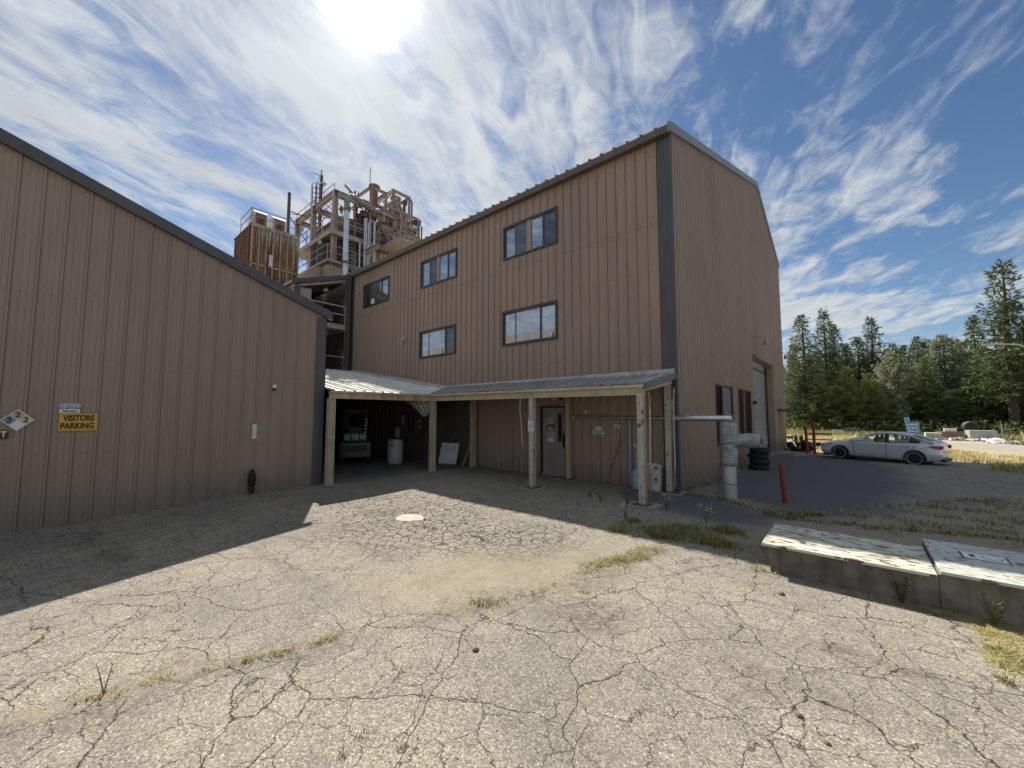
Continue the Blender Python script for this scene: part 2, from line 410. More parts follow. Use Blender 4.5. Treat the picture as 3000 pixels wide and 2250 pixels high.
DARKASPH = [(-3.1, 8.3), (-1.9, 7.9), (-1.3, 8.4), (-1.1, 9.0), (-2.3, 10.1), (-3.35, 10.4), (-4.6, 10.4), (-4.4, 9.2), (-3.9, 8.6)]
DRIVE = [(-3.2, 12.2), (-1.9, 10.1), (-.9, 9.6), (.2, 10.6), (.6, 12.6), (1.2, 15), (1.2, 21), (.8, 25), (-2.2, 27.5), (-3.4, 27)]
SANDY = [(-3.4, 11.4), (-3.1, 10.5), (-2.2, 10.3), (-1.5, 9.5), (-1.0, 9.1), (-.2, 9.9), (1.2, 12), (3, 14.5), (9, 18), (9, 7.3), (1.5, 7.2), (-1, 7.2), (-3.3, 6.15), (-3.4, 7.2), (-2.2, 7.2), (-1.3, 7.9), (-1.5, 9.0), (-2.4, 9.9), (-3.3, 10.1)]
STRAW = [(-.2, 5.9), (.3, 6.1), (.75, 6.1), (.83, 5.6), (.8, 5.1), (.72, 4.8), (.9, 4.9), (.98, 5.4), (1.2, 5.7), (1.6, 6.0), (1.6, 6.4), (-.2, 6.3)]
FINE = [(-9.2, 3.9), (-8.8, 6.2), (-3.6, 5.8), (-3.6, 4.4), (-5.1, 3.2), (-6.5, 2.6)]
def build_ground():
    def axis(lo, hi, fine_lo, fine_hi, step):
        out = []; v = fine_lo
        while v < fine_hi: out.append(v); v += step
        out.append(fine_hi); s = step; v = fine_hi
        while v < hi: s *= 1.16; v += s; out.append(min(v, hi))
        s = step; v = fine_lo
        while v > lo: s *= 1.16; v -= s; out.insert(0, max(v, lo))
        return out
    xs = axis(-1500, 1500, -11.5, 6.0, .14); ys = axis(-300, 3000, -1.5, 15.0, .14)
    me = bpy.data.meshes.new('ground'); vs = []; m1 = []; m2 = []
    for y in ys:
        for x in xs:
            vs.append((x, y, gz(x, y)))
            n = MN.fractal((x*1.1, y*1.1, 2.), .9, 2., 4)
            dirt = region(x+n*.6, y+n*.6, DIRT, .8)*.80
            seam = ss(.12+.16*n-pdist(x, y, SEAM), 0, .14)*.55
            sandy = region(x+n*.5, y+n*.4, SANDY, .5)*(.75+.5*n)
            straw = region(x+n*.12, y+n*.1, STRAW, .12)
            far = ss(y+n*2.5+max(0, x)*.0, 26.5, 29)
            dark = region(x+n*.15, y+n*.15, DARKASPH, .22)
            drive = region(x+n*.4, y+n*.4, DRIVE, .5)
            road = ss(1.6-abs(pdist(x, y, [(3, 52), (7.4, 47), (14, 37), (26, 24)])-0)/2.6+n*.3, 0, .5)
            d = max(dirt, seam, sandy, straw, far)
            d = d*(1-dark*.9)*(1-drive*.85)
            if y > 26: d = max(d*(1-road), .0)
            m1.append((max(0, min(1, d)), max(0, min(1, region(x+n*.5, y+n*.5, FINE, .8))), max(dark, drive), 1))
            stn = 0.
            if -11 < x < 4 and -2 < y < 8:
                for (sx_, sy_, rx_, ry_, k_) in ((-2.05, 3.5, .55, .35, 1.), (.15, 4.35, .55, .16, 1.), (-.35, 3.6, .7, .2, .6), (-9.3, .5, 1.1, .12, .9), (-8.2, .7, .9, .14, .9), (-7.3, 4.35, .35, .25, 1.), (-6.0, 2.0, .8, .15, .6), (-5., 3.1, 1.2, .2, .4), (-1.2, 2.2, .6, .3, .5), (-3.1, 4.6, .9, .5, .35)):
                    stn = max(stn, k_*ss(1.25+n*.9-sqrt(((x-sx_)/rx_)**2+((y-sy_)/ry_)**2), 0, .9))
                stn = max(stn, .75*ss(.26+.25*n-pdist(x-.12, y+.0, SEAM), 0, .26))
            m2.append((straw, far, road if y > 20 else 0, stn))
    nx = len(xs); fs = [(j*nx+i, j*nx+i+1, (j+1)*nx+i+1, (j+1)*nx+i) for j in range(len(ys)-1) for i in range(nx-1)]
    me.from_pydata(vs, [], fs)
    for nm, data in (('zones', m1), ('zones_far', m2)):
        a = me.color_attributes.new(nm, 'FLOAT_COLOR', 'POINT')
        a.data.foreach_set('color', [c for t in data for c in t])
    me.shade_smooth()
    m, nt, b, N, L = newmat('weathered_asphalt'); me.materials.append(m)
    def attr(n):
        a = N('ShaderNodeAttribute'); a.attribute_name = n; s = N('ShaderNodeSeparateColor'); L(a.outputs['Color'], s.inputs[0]); return s.outputs
    z1 = attr('zones'); z2 = attr('zones_far')
    g = N('ShaderNodeNewGeometry'); P = g.outputs['Position']
    def voro(scale, feature, warp=0., wscale=3., rnd=1.):
        v = N('ShaderNodeTexVoronoi'); v.feature = feature; v.inputs['Scale'].default_value = scale; v.inputs['Randomness'].default_value = rnd
        if warp:
            n = N('ShaderNodeTexNoise'); n.inputs['Scale'].default_value = wscale; n.inputs['Detail'].default_value = 5; n.inputs['Roughness'].default_value = .6; L(P, n.inputs[0])
            s = N('ShaderNodeVectorMath'); s.operation = 'MULTIPLY_ADD'; L(n.outputs['Color'], s.inputs[0]); s.inputs[1].default_value = (warp,)*3; L(P, s.inputs[2])
            L(s.outputs[0], v.inputs['Vector'])
        else: L(P, v.inputs['Vector'])
        return v.outputs
    agg = voro(88, 'F1')['Color']; sepc = N('ShaderNodeSeparateColor'); L(agg, sepc.inputs[0])
    agg2 = voro(170, 'F1')['Color']; sep2 = N('ShaderNodeSeparateColor'); L(agg2, sep2.inputs[0])
    stone = ramp(nt, sepc.outputs[0], [(0, (.155, .142, .122)), (.25, (.222, .205, .175)), (.6, (.278, .257, .220)), (.85, (.33, .307, .264)), (1, (.45, .42, .365))])
    fine = ramp(nt, sep2.outputs[0], [(0, (.45, .44, .43)), (.5, (1, 1, 1)), (1, (1.35, 1.33, 1.3))])
    c = mixc(nt, .75, stone, fine, 'MULTIPLY')
    c = mixc(nt, .8, c, ramp(nt, nz(nt, .55, 6, .6), [(.3, (.66, .66, .68)), (.5, (.98, .97, .95)), (.72, (1.2, 1.16, 1.09))]), 'MULTIPLY')
    c = mixc(nt, .6, c, ramp(nt, nz(nt, 4, 6, .7), [(.3, (.72, .71, .70)), (.55, (1.05, 1.04, 1.02))]), 'MULTIPLY')
    # oil and tar spots
    c = mixc(nt, mixc(nt, 1., sstep(nt, nz(nt, 1.7, 7, .7, (1, 1, 1), .4), .66, .74), .55, 'MULTIPLY'), c, (.07, .062, .055))
    c = mixc(nt, sstep(nt, nz(nt, 14, 3, .6), .76, .79), c, (.04, .036, .034))
    # newer darker asphalt
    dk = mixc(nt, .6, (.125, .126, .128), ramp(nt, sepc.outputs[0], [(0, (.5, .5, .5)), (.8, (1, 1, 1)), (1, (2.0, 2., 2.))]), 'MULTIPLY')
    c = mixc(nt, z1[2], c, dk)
    # cracks: large polygons, medium, and alligator cracking
    def crack(scale, width, warp, ws, strength, mask=None, thr=None):
        d = voro(scale, 'DISTANCE_TO_EDGE', warp, ws)['Distance']
        f = sstep(nt, d, width, width*.15)
        if mask is not None: f = mixc(nt, 1., f, mask, 'MULTIPLY')
        if thr: f = mixc(nt, 1., f, sstep(nt, nz(nt, thr[0], 3), thr[1], thr[1]+.1), 'MULTIPLY')
        return mixc(nt, 1., f, strength, 'MULTIPLY')
    inv = N('ShaderNodeMath'); inv.operation = 'SUBTRACT'; inv.inputs[0].default_value = 1; L(z1[0], inv.inputs[1])
    inv2 = N('ShaderNodeMath'); inv2.operation = 'SUBTRACT'; inv2.inputs[0].default_value = 1; L(z1[2], inv2.inputs[1])
    ok = mixc(nt, 1., inv.outputs[0], inv2.outputs[0], 'MULTIPLY')
    k1 = crack(1.15, .0078, .30, 2.4, 1., ok, (.45, .26)); k2 = crack(2.7, .012, .16, 6, .85, ok, (.55, .37)); k3 = crack(6.3, .078, .05, 9, 1., z1[1], (.8, .18))
    ktot = mixc(nt, 1., mixc(nt, 1., k1, k2, 'LIGHTEN'), k3, 'LIGHTEN')
    st_ = N('ShaderNodeAttribute'); st_.attribute_name = 'zones_far'
    c = mixc(nt, mixc(nt, 1., mixc(nt, 1., st_.outputs['Alpha'], ramp(nt, nz(nt, 11, 7, .75), [(.35, (0, 0, 0)), (.6, (1, 1, 1))]), 'MULTIPLY'), .75, 'MULTIPLY'), c, ramp(nt, nz(nt, .8, 2), [(.45, (.085, .078, .07)), (.6, (.10, .062, .046))]))
    c = mixc(nt, ktot, c, (.040, .033, .028))
    # sand and dead plant litter over the asphalt
    dn = nz(nt, 9, 7, .7)
    msk = N('ShaderNodeMath'); msk.operation = 'MULTIPLY_ADD'; L(dn, msk.inputs[0]); msk.inputs[1].default_value = 1.1; msk.inputs[2].default_value = -.55
    ad = N('ShaderNodeMath'); ad.operation = 'ADD'; L(z1[0], ad.inputs[0]); L(msk.outputs[0], ad.inputs[1])
    df = sstep(nt, ad.outputs[0], .28, .72)
    sand = ramp(nt, nz(nt, 3.2, 8, .75), [(.25, (.19, .155, .115)), (.5, (.29, .245, .185)), (.75, (.37, .325, .25))])
    sand = mixc(nt, .6, sand, fine, 'MULTIPLY')
    c = mixc(nt, mixc(nt, 1., df, .78, 'MULTIPLY'), c, sand)
    # dry field beyond the lot: straw, gravel and bleached road
    fld = ramp(nt, nz(nt, .33, 8, .7), [(.3, (.33, .27, .16)), (.48, (.44, .36, .22)), (.6, (.36, .33, .20)), (.75, (.22, .23, .12))])
    fld = mixc(nt, .8, fld, ramp(nt, nz(nt, 6, 6, .75), [(.3, (.6, .6, .6)), (.6, (1.1, 1.1, 1.1))]), 'MULTIPLY')
    c = mixc(nt, z2[1], c, fld)
    rd = mixc(nt, .8, (.34, .31, .27), ramp(nt, nz(nt, 2.5, 7, .7, (1, 1, 1)), [(.3, (.7, .7, .7)), (.65, (1.12, 1.12, 1.12))]), 'MULTIPLY')
    c = mixc(nt, z2[2], c, rd)
    L(c, b.inputs['Base Color']); b.inputs['Roughness'].default_value = .93; b.inputs['Specular IOR Level'].default_value = .25
    hgt = mixc(nt, .5, sepc.outputs[1], sep2.outputs[1])
    hgt = mixc(nt, 1., hgt, mixc(nt, 1., ktot, (1.5, 1.5, 1.5), 'MULTIPLY'), 'SUBTRACT')
    hgt = mixc(nt, 1., hgt, nz(nt, 6, 6, .7), 'ADD')
    bump(nt, b, hgt, .55, .008)
    o = bpy.data.objects.new('ground', me); COL.objects.link(o); tag(o, kind='structure')
build_ground()
# far low hills seen through the trees
mb = MB(); hv = []
for i in range(60):
    a = RAD(-75+i*110/59); r = 1500
    h = 60+45*MN.noise((i*.13, 3., 1.))+25*MN.noise((i*.5, 8., 1.))
    hv += [(r*sin(a), r*cos(a), -3), (r*1.18*sin(a), r*1.18*cos(a), h), (r*1.6*sin(a), r*1.6*cos(a), -3)]
mb.add(hv, [(3*i+j, 3*i+j+1, 3*i+j+4, 3*i+j+3) for i in range(59) for j in (0, 1)])
tag(mb.build('hills', flat('forested_hill', (.05, .09, .10), .9), at=(0, 0, 0)), kind='structure')

# ------------------------------------------------------------------ ribbed sheet walls
def profile(u0, u1, kind):
    """list of (u, depth) across the panel"""
    pts = []
    if kind == 'R':      # major rib each 0.305 m with two low stiffeners between
        n = int((u1-u0)/.305)+2; k0 = u0
        for i in range(n):
            a = k0+i*.305
            for du, d in ((0, .0), (.012, .036), (.038, .036), (.048, 0), (.050, -.016), (.062, -.016), (.064, 0), (.125, 0), (.133, .006), (.147, .006), (.155, 0), (.208, 0), (.216, .006), (.230, .006), (.238, 0)):
                pts.append((a+du, d))
    elif kind == 'L':    # same sheet, tight laps
        n = int((u1-u0)/.305)+2; k0 = u0
        for i in range(n):
            a = k0+i*.305
            for du, d in ((0, .0), (.013, .030), (.040, .030), (.052, 0), (.054, -.003), (.060, -.003), (.062, 0), (.125, 0), (.133, .006), (.147, .006), (.155, 0), (.208, 0), (.216, .006), (.230, .006), (.238, 0)):
                pts.append((a+du, d))
    elif kind == 'W':    # deep corrugation
        n = int((u1-u0)/.2)+2
        for i in range(n):
            a = u0+i*.2
            for du, d in ((0, 0), (.025, .075), (.09, .075), (.115, 0)): pts.append((a+du, d))
    elif kind == 'C':    # fine corrugation
        n = int((u1-u0)/.08)+2
        for i in range(n):
            for k in range(4): pts.append((u0+i*.08+k*.02, .009*(1-cos(k*pi/2))))
    def dep(u):
        for i in range(len(pts)-1):
            if pts[i][0] <= u <= pts[i+1][0]:
                a, b = pts[i], pts[i+1]; t = 0 if b[0] == a[0] else (u-a[0])/(b[0]-a[0]); return a[1]+t*(b[1]-a[1])
        return 0
    return [p for p in pts if u0 < p[0] < u1], dep
def ribwall(mb, u0, u1, zb, zt, mp, kind='R', holes=(), dense=1):
    """mp(u, depth, z) -> world point; holes: (u0, u1, z0, z1)"""
    pts, dep = profile(u0, u1, kind); us = {round(u, 4) for u, d in pts} | {u0, u1}
    for h in holes:
        for u in h[:2]:
            if u0 <= u <= u1: us.add(u)
    if u0 < -10.75 < u1 and u0 < -20: us |= {-10.75, -10.748}
    us = sorted(us)
    for a, b in zip(us[:-1], us[1:]):
        if b-a < 1e-5: continue
        m = (a+b)/2; iv = [(None, None)]
        segs = []; cuts = sorted([(h[2], h[3]) for h in holes if h[0] < m < h[1]])
        lo = 'b'
        for z0, z1 in cuts: segs.append((lo, z0)); lo = z1
        segs.append((lo, 't'))
        for s0, s1 in segs:
            za0 = zb(a) if s0 == 'b' else s0; zb0 = zb(b) if s0 == 'b' else s0
            za1 = zt(a) if s1 == 't' else s1; zb1 = zt(b) if s1 == 't' else s1
            mb.quad(mp(a, dep(a), za0), mp(b, dep(b), zb0), mp(b, dep(b), zb1), mp(a, dep(a), za1))
    return mb
C0 = lambda v: (lambda u: v)

def text(body, size, loc, rot, mat, parent, bold=.0, sx=1., align='CENTER', name='lettering', local=False):
    c = bpy.data.curves.new(name, 'FONT'); c.body = body; c.size = size; c.align_x = align; c.align_y = 'CENTER'
    c.extrude = .0012; c.offset = bold
    t = bpy.data.objects.new(name, c); COL.objects.link(t)
    dg = bpy.context.evaluated_depsgraph_get(); me = bpy.data.meshes.new_from_object(t.evaluated_get(dg))
    bpy.data.objects.remove(t)
    me.name = name; me.materials.clear(); me.materials.append(mat)
    R = Matrix.Rotation(0, 4, 'X')
    o = bpy.data.objects.new(name, me); COL.objects.link(o); o.parent = parent
    o.location = Vector(loc)-(Vector((0, 0, 0)) if local else wpos(parent)); o.rotation_euler = rot; o.scale = (sx, 1, 1)
    return o
RX = (RAD(90), 0, 0)              # faces -Y
RXX = (RAD(90), 0, RAD(90))       # faces +X

YF = 10.40; XR = -3.385; XL = -11.38
# ------------------------------------------------------------------ main building
MBG = thing('main_building', (-12, 20, 0), 'large brown ribbed metal building with three storeys of windows and a canopy along its foot', 'building')
WINS = [('UR', -9.335, -6.995, 7.525, 8.72), ('LR', -9.38, -7.03, 4.375, 5.59), ('UM', -14.31, -11.93, 7.53, 8.715), ('LM', -14.33, -11.95, 4.37, 5.54), ('UL', -19.34, -16.93, 7.51, 8.71)]
DOOR = (-7.66, -6.74, 0, 2.17); DDOOR = (-15.9, -14.05, 0, 2.17)
holes = [w[1:] for w in WINS]+[DOOR, DDOOR]
fmap = lambda u, d, z: (u, YF-d, z)
ribwall(MB(), -20.54, -10.75, C0(-.3), C0(2.95), fmap, 'R', [DDOOR]).build('bay_front_wall', M['wall_dark'], MBG, fixn=False)  # darker brown puts the shade under the canopy into the wall colour
m_ = ribwall(MB(), -20.54, XR-.02, lambda u: 2.95 if u < -10.749 else -.3, C0(9.50), fmap, 'R', [h for h in holes if h != DDOOR])
wall = m_.build('front_wall', M['wall'], MBG, fixn=False)
# lap seam across the sheets
mb = MB(); u = -20.5
pts, dep = profile(-20.54, XR, 'R')
for (a, d) in pts[::6]: pass
seamp = [(p[0], YF-p[1]-.004, 7.12) for p in pts if -20.5 < p[0] < -3.6]
def seam_ok(x): return True
for a, b in zip(seamp[:-1], seamp[1:]): mb.quad(a, b, (b[0], b[1], 7.128), (a[0], a[1], 7.128))
# fastener heads along the girts
for zz in (3.6, 5.85, 7.05, 7.20, 9.1):
    x = -20.5+.02
    while x < -3.7:
        if not any(w[1]-.05 < x < w[2]+.05 and w[3]-.05 < zz < w[4]+.05 for w in WINS):
            mb.obox((x+.305*.33, YF-.012, zz), (.014, .012, .014)); mb.obox((x+.08, YF-.006, zz), (.014, .012, .014))
        x += .305
mb.build('wall_fasteners', worn('fastener', (.13, .10, .085), .5, .3), MBG)
# side wall with deep corrugation
def side_top(y): return 9.72+(14.32-9.72)*(y-10.4)/(24.14-10.4) if y < 24.14 else 14.32+(12.14-14.32)*(y-24.14)/(31.87-24.14)
LV = [(13.95, 16.5, .86, 2.95), (17.45, 20.2, .86, 2.95)]; RDO = (20.74, 27.25, -.6, 4.74)
smap = lambda u, d, z: (XR+d, u, z)
ribwall(MB(), 10.46, 31.95, C0(-.8), lambda u: side_top(u)-.03, smap, 'W', LV+[RDO]).build('side_wall', M['wall_side'], MBG, fixn=False)
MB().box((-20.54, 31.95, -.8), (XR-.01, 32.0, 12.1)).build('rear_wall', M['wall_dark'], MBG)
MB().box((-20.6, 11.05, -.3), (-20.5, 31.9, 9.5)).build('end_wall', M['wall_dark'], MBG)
# roof (two slopes) with standing ribs at the eave
RS = (14.32-9.62)/(24.14-10.4)
mb = MB()
mb.prism([(10.22, 9.60-.0), (24.14, 14.36), (32.05, 12.10), (32.05, 12.16), (24.14, 14.44), (10.22, 9.67)], 'x', -20.75, XR+.12)
x = -20.7
while x < XR:
    mb.prism([(10.20, 9.665), (10.20, 9.70), (24.14, 14.475), (24.14, 14.44)], 'x', x, x+.06); x += .405
mb.mi = 1; x = -20.7
while x < XR: mb.prism([(x-.015, 9.665), (x, 9.705), (x+.06, 9.705), (x+.075, 9.665)], 'y', 10.17, 10.195); x += .405
mb.build('roof', [M['roofbrown'], worn('pale_rib_cap', (.48, .46, .42), .5)], MBG)  # rib ends are paler than the roof sheet
mb = MB().box((-20.7, 10.19, 9.44), (XR+.06, 10.36, 9.60)); mb.build('eave_trim', worn('brown_eave', (.13, .10, .08), .5, 0, .12, 3, .3), MBG)
# rake trim along the side wall
def strip(mb, pts, x0, x1, h):
    for (y0, z0), (y1, z1) in zip(pts[:-1], pts[1:]):
        mb.prism([(y0, z0-h), (y1, z1-h), (y1, z1), (y0, z0)], 'x', x0, x1)
mb = MB(); strip(mb, [(10.18, 9.70), (24.14, 14.47), (32.08, 12.2)], XR+.045, XR+.125, .27); mb.build('rake_trim', worn('blue_grey_trim', (.20, .225, .24), .45, 0, .1, 3, .2), MBG)
mb = MB().box((XR-.30, YF-.045, 0), (XR+.05, YF-.0355, 9.44)).box((XR+.04, YF-.036, 0), (XR+.05, YF+.28, 9.6)); mb.build('corner_trim', M['trim'], MBG)
mb = MB().box((-20.56, YF-.10, 4.1), (-20.45, YF-.03, 9.44)).tube([(-20.42, YF-.09, 9.2), (-20.42, YF-.09, 4.25)], .035, 8); mb.build('downspout', M['black'], MBG)
# windows
def window(w, panes, gap_post=None):
    n, x0, x1, z0, z1 = w
    f = MB(); t = .05
    f.box((x0-.015, YF-.055, z0-.02), (x1+.015, YF+.08, z0+t)).box((x0-.015, YF-.055, z1-t), (x1+.015, YF+.08, z1+.03))
    f.box((x0-.015, YF-.055, z0+t), (x0+t, YF+.08, z1-t)).box((x1-t, YF-.055, z0+t), (x1+.015, YF+.08, z1-t))
    fo = f.build('window', M['frame'], MBG)
    xx = [x0+t]+[x0+t+(x1-x0-2*t)*p[0] for p in panes]
    mul = MB()
    for i, (_, kind) in enumerate(panes):
        a, b = xx[i], xx[i+1]
        dpt = YF-.01 if i % 2 else YF+.02
        if kind == 'post':
            MB().box((a, YF-.035, z0+t), (b, YF+.08, z1-t)).build('mullion_panel', M['wall'], fo); continue
        MB().box((a+.03, dpt, z0+t+.03), (b-.03, dpt+.01, z1-t-.05)).build('pane', M[kind], fo)
        for q in ((a, a+.03), (b-.03, b)): mul.box((q[0], dpt-.018, z0+t), (q[1], dpt+.02, z1-t))
        mul.box((a+.03, dpt-.018, z0+t), (b-.03, dpt+.02, z0+t+.03)).box((a+.03, dpt-.018, z1-t-.05), (b-.03, dpt+.02, z1-t))
    mul.build('sash', worn('sash_metal', (.16, .15, .14), .4, .5), fo)
    MB().box((x0+.01, YF+.085, z0), (x1-.01, YF+.1, z1)).build('reveal_back', M['black'], fo)
    return fo
window(WINS[0], [(.22, 'pane'), (.46, 'pane_dark'), (.54, 'post'), (.77, 'pane_light'), (1, 'pane_dark')])
window(WINS[1], [(.24, 'pane_light'), (.73, 'pane_light'), (1, 'pane_light')])
window(WINS[2], [(.24, 'pane_light'), (.47, 'pane_dark'), (.54, 'post'), (.78, 'pane_light'), (1, 'pane')])
window(WINS[3], [(.25, 'pane_light'), (.74, 'pane_light'), (1, 'pane_dark')])
window(WINS[4], [(.26, 'pane_dark'), (.72, 'pane'), (1, 'pane')])
# small things on window ledges
for (x, z, h, nm, lb) in ((-12.82, 4.45, .20, 'bottle', 'white bottle on the ledge of the lower window of the middle pair'), (-7.24, 4.46, .16, 'cup', 'small white cup on the ledge of the lower window near the corner')):
    tag(MB().lathe((x, YF-.045, z), [(.03, 0), (.035, .01), (.035, h*.7), (.02, h*.8), (.02, h)], 12).build(nm, M['white'], smooth=True), lb, nm)
tag(MB().box((-18.62, YF-.012, 7.60), (-18.30, YF-.006, 7.86)).build('paper_notice', M['white']), 'white paper notice behind the glass of the leftmost upper window', 'notice')
# entrance door
d = MB().box((-7.64, YF+.02, .06), (-6.76, YF+.06, 2.14)).build('door', M['door'], MBG)
MB().box((-7.66-.05, YF-.05, 0), (-7.64, YF+.08, 2.2)).box((-6.76, YF-.05, 0), (-6.70, YF+.08, 2.2)).box((-7.64, YF-.05, 2.14), (-6.76, YF+.08, 2.2)).build('door_frame', M['frame'], MBG)
MB().box((-7.05, YF+.012, 1.08), (-6.91, YF+.03, 1.95)).build('vision_panel', M['black'], d)
MB().tube([(-6.83, YF-.03, .93), (-6.83, YF-.05, 1.0), (-6.83, YF-.05, 1.2), (-6.83, YF-.03, 1.27)], .012, 8).box((-6.86, YF-.0, .88), (-6.80, YF+.03, 1.35)).build('handle', M['black'], d)
for (x0, x1, z0, z1, mk) in ((-7.44, -7.25, 1.74, 1.84, 'palegrey'), (-7.46, -7.22, 1.64, 1.735, 'palegrey'), (-7.44, -7.2, 1.55, 1.61, 'signred'), (-7.50, -7.18, 1.40, 1.54, 'inkblack'), (-7.50, -7.18, 1.28, 1.395, 'signfadedred'), (-7.45, -7.22, 1.06, 1.25, 'signwhite'), (-6.88, -6.80, 1.50, 1.61, 'palegrey')):
    MB().box((x0, YF+.012, z0), (x1, YF+.018, z1)).build('sticker', M[mk], d)
ov = MB().lathe((-7.34, YF+.011, 1.47), [(.001, 0), (.13, .0), (.13, .003)], 20, 'y').build('sticker_oval', M['signwhite'], d)
for v in ov.data.vertices: v.co.z = (v.co.z-1.47)*.40+1.47
text('WARNING', .045, (-7.34, YF+.004, 1.47), RX, M['inkblack'], d, .002)
MB().box((-7.44, YF+.006, 1.19), (-7.23, YF+.0115, 1.235)).build('sticker_band', M['inkblack'], d)
text('NOTICE', .04, (-7.335, YF+.004, 1.212), RX, M['signwhite'], d, .002)
mb = MB()
for i in range(9): mb.box((-7.64+i*.098, YF-.01, .01), (-7.64+i*.098+.05, YF+.01, .055))
mb.mi = 1; mb.box((-7.7, YF-.008, 0), (-6.7, YF+.1, .06)).build('threshold', [M['signcream'], M['black']], MBG)
# double door inside the bay
dd = MB().box((-15.88, YF+.03, 0), (-14.98, YF+.07, 2.15)).box((-14.96, YF+.03, 0), (-14.07, YF+.07, 2.15)).build('double_door', worn('dark_door_paint', (.17, .14, .125), .5, 0, .1, 2, .3), MBG)
MB().box((-15.18, YF+.02, 1.1), (-15.06, YF+.032, 1.95)).box((-14.88, YF+.02, 1.1), (-14.76, YF+.032, 1.95)).build('vision_panel', M['black'], dd)
MB().box((-15.7, YF+.02, 1.45), (-15.45, YF+.029, 1.9)).build('sticker', M['palegrey'], dd)
for z_ in (1.30, 1.55): MB().box((-14.45, YF+.02, z_), (-14.2, YF+.029, z_+.13)).build('sticker', M['palegrey'], dd)
# louvres
for (y0, y1, z0, z1) in LV:
    f = MB(); f.box((XR-.12, y0, z0), (XR+.08, y0+.05, z1)).box((XR-.12, y1-.05, z0), (XR+.045, y1, z1)).box((XR-.12, y0+.05, z0), (XR+.045, y1-.05, z0+.05)).box((XR-.12, y0+.05, z1-.05), (XR+.045, y1-.05, z1))
    fo = f.build('louvre_vent', M['louvre'], MBG)
    s_ = MB(); n = 22
    for i in range(n):
        z = z0+.06+i*(z1-z0-.12)/n; s_.quad((XR-.09, y0+.05, z), (XR-.09, y1-.05, z), (XR-.005, y1-.05, z+.085), (XR-.005, y0+.05, z+.085))
    s_.build('blades', M['louvre'], fo)
    MB().box((XR-.12, y0+.02, z0+.02), (XR-.10, y1-.02, z1-.02)).build('backing', M['black'], fo)
    ym = y0+(y1-y0)*.47; MB().box((XR-.0, ym, z0), (XR+.05, ym+.05, z1)).build('mullion', worn('aluminium_mullion', (.32, .28, .26), .4, .4), fo)
MB().box((XR-.02, 15.2, .95), (XR+.012, 16.42, 2.88)).build('louvre_cover', worn('grey_cover_sheet', (.12, .115, .125), .5), MBG)
# roller door
rd = thing('roller_door', (XR-.36, 24, gz(XR, 24)), 'tall pale corrugated roller door set deep in the side wall', 'door')
rd.parent = MBG; rd.location = rd.location-MBG.location
for k in ('label', 'category'):
    del rd[k]
mb = MB(); z = -.4; 
while z < 4.66:
    pr = [(XR-.37, z), (XR-.335, z+.022), (XR-.335, z+.06), (XR-.37, z+.082), (XR-.40, z+.082), (XR-.40, z)]
    mb.prism([(p[0], p[1]) for p in pr], 'y', 20.8, 27.2); z += .104
mb.build('slats', M['slat'], rd)
MB().box((XR-.42, 20.70, -.7), (XR+.05, 20.8, 4.8)).box((XR-.42, 27.2, -.7), (XR+.05, 27.3, 4.8)).box((XR-.42, 20.8, 4.7), (XR+.05, 27.2, 4.8)).build('jamb', M['wall_side'], rd)
MB().box((XR-.41, 20.8, 4.2), (XR-.33, 27.2, 4.32)).box((XR-.34, 27.08, -.6), (XR-.28, 27.2, 4.6)).build('door_guide', M['black'], rd)
# unit number, conduit stubs, side lamps, awning, side door
text('2', .26, (XR+.078, 15.62, 3.14), RXX, M['signcream'], MBG, .006, name='unit_digit'); text('6', .26, (XR+.078, 15.95, 3.12), RXX, M['signcream'], MBG, .006, name='unit_digit')
aw = MB(); aw.prism([(XR+.04, 2.22), (XR+1.25, 2.10), (XR+1.25, 2.04), (XR+.04, 2.06)], 'y', 28.1, 29.6); aw.build('awning', M['trim'], MBG)
MB().box((XR+.02, 28.35, -.6), (XR+.06, 28.75, 1.98)).build('side_door', worn('pale_side_door', (.50, .44, .36), .5, 0, .1, 2, .3), MBG)
def gooseneck(y, z, lb):
    t = thing('gooseneck_lamp', (XR, y, z), lb, 'lamp', 'gooseneck lamps on the corrugated side wall')
    MB().tube([(XR+.02, y, z), (XR+.18, y, z+.10), (XR+.40, y, z+.08), (XR+.50, y, z-.06)], .018, 8).build('arm', M['tan'], t, smooth=True)
    MB().lathe((XR+.50, y, z-.30), [(.10, 0), (.10, .12), (.06, .20), (.03, .25)], 14).build('lamp_head', M['tan'], t, smooth=True)
gooseneck(21.7, 5.5, 'gooseneck lamp above the near end of the roller door')
gooseneck(29.2, 5.6, 'gooseneck lamp high on the wall past the far end of the roller door')
tag(MB().box((XR+.04, 20.45, 2.42), (XR+.20, 20.62, 2.50)).prism([(XR+.04, 2.36), (XR+.26, 2.40), (XR+.04, 2.50)], 'y', 20.46, 20.61).build('wall_bracket', M['black']), 'small black bracket beside the roller door', 'bracket')
# vents and stubs on the front wall
t = thing('dryer_vent', (-15.55, YF, 5.35), 'small pale hooded vent between the two left windows of the front wall', 'vent')
MB().prism([(YF-.17, 0+5.28), (YF-.03, 5.28), (YF-.03, 5.50), (YF-.08, 5.50)], 'x', -15.62, -15.45).build('hood', M['palegrey'], t)
MB().box((-15.64, YF-.035, 5.26), (-15.43, YF-.02, 5.52)).build('flange', M['palegrey'], t)
tag(MB().lathe((-19.85, YF-.02, 8.40), [(.055, 0), (.055, .03), (.045, .035)], 14, 'y').build('wall_pipe_hole', M['black']), 'small round dark pipe opening high at the left end of the front wall', 'pipe opening')

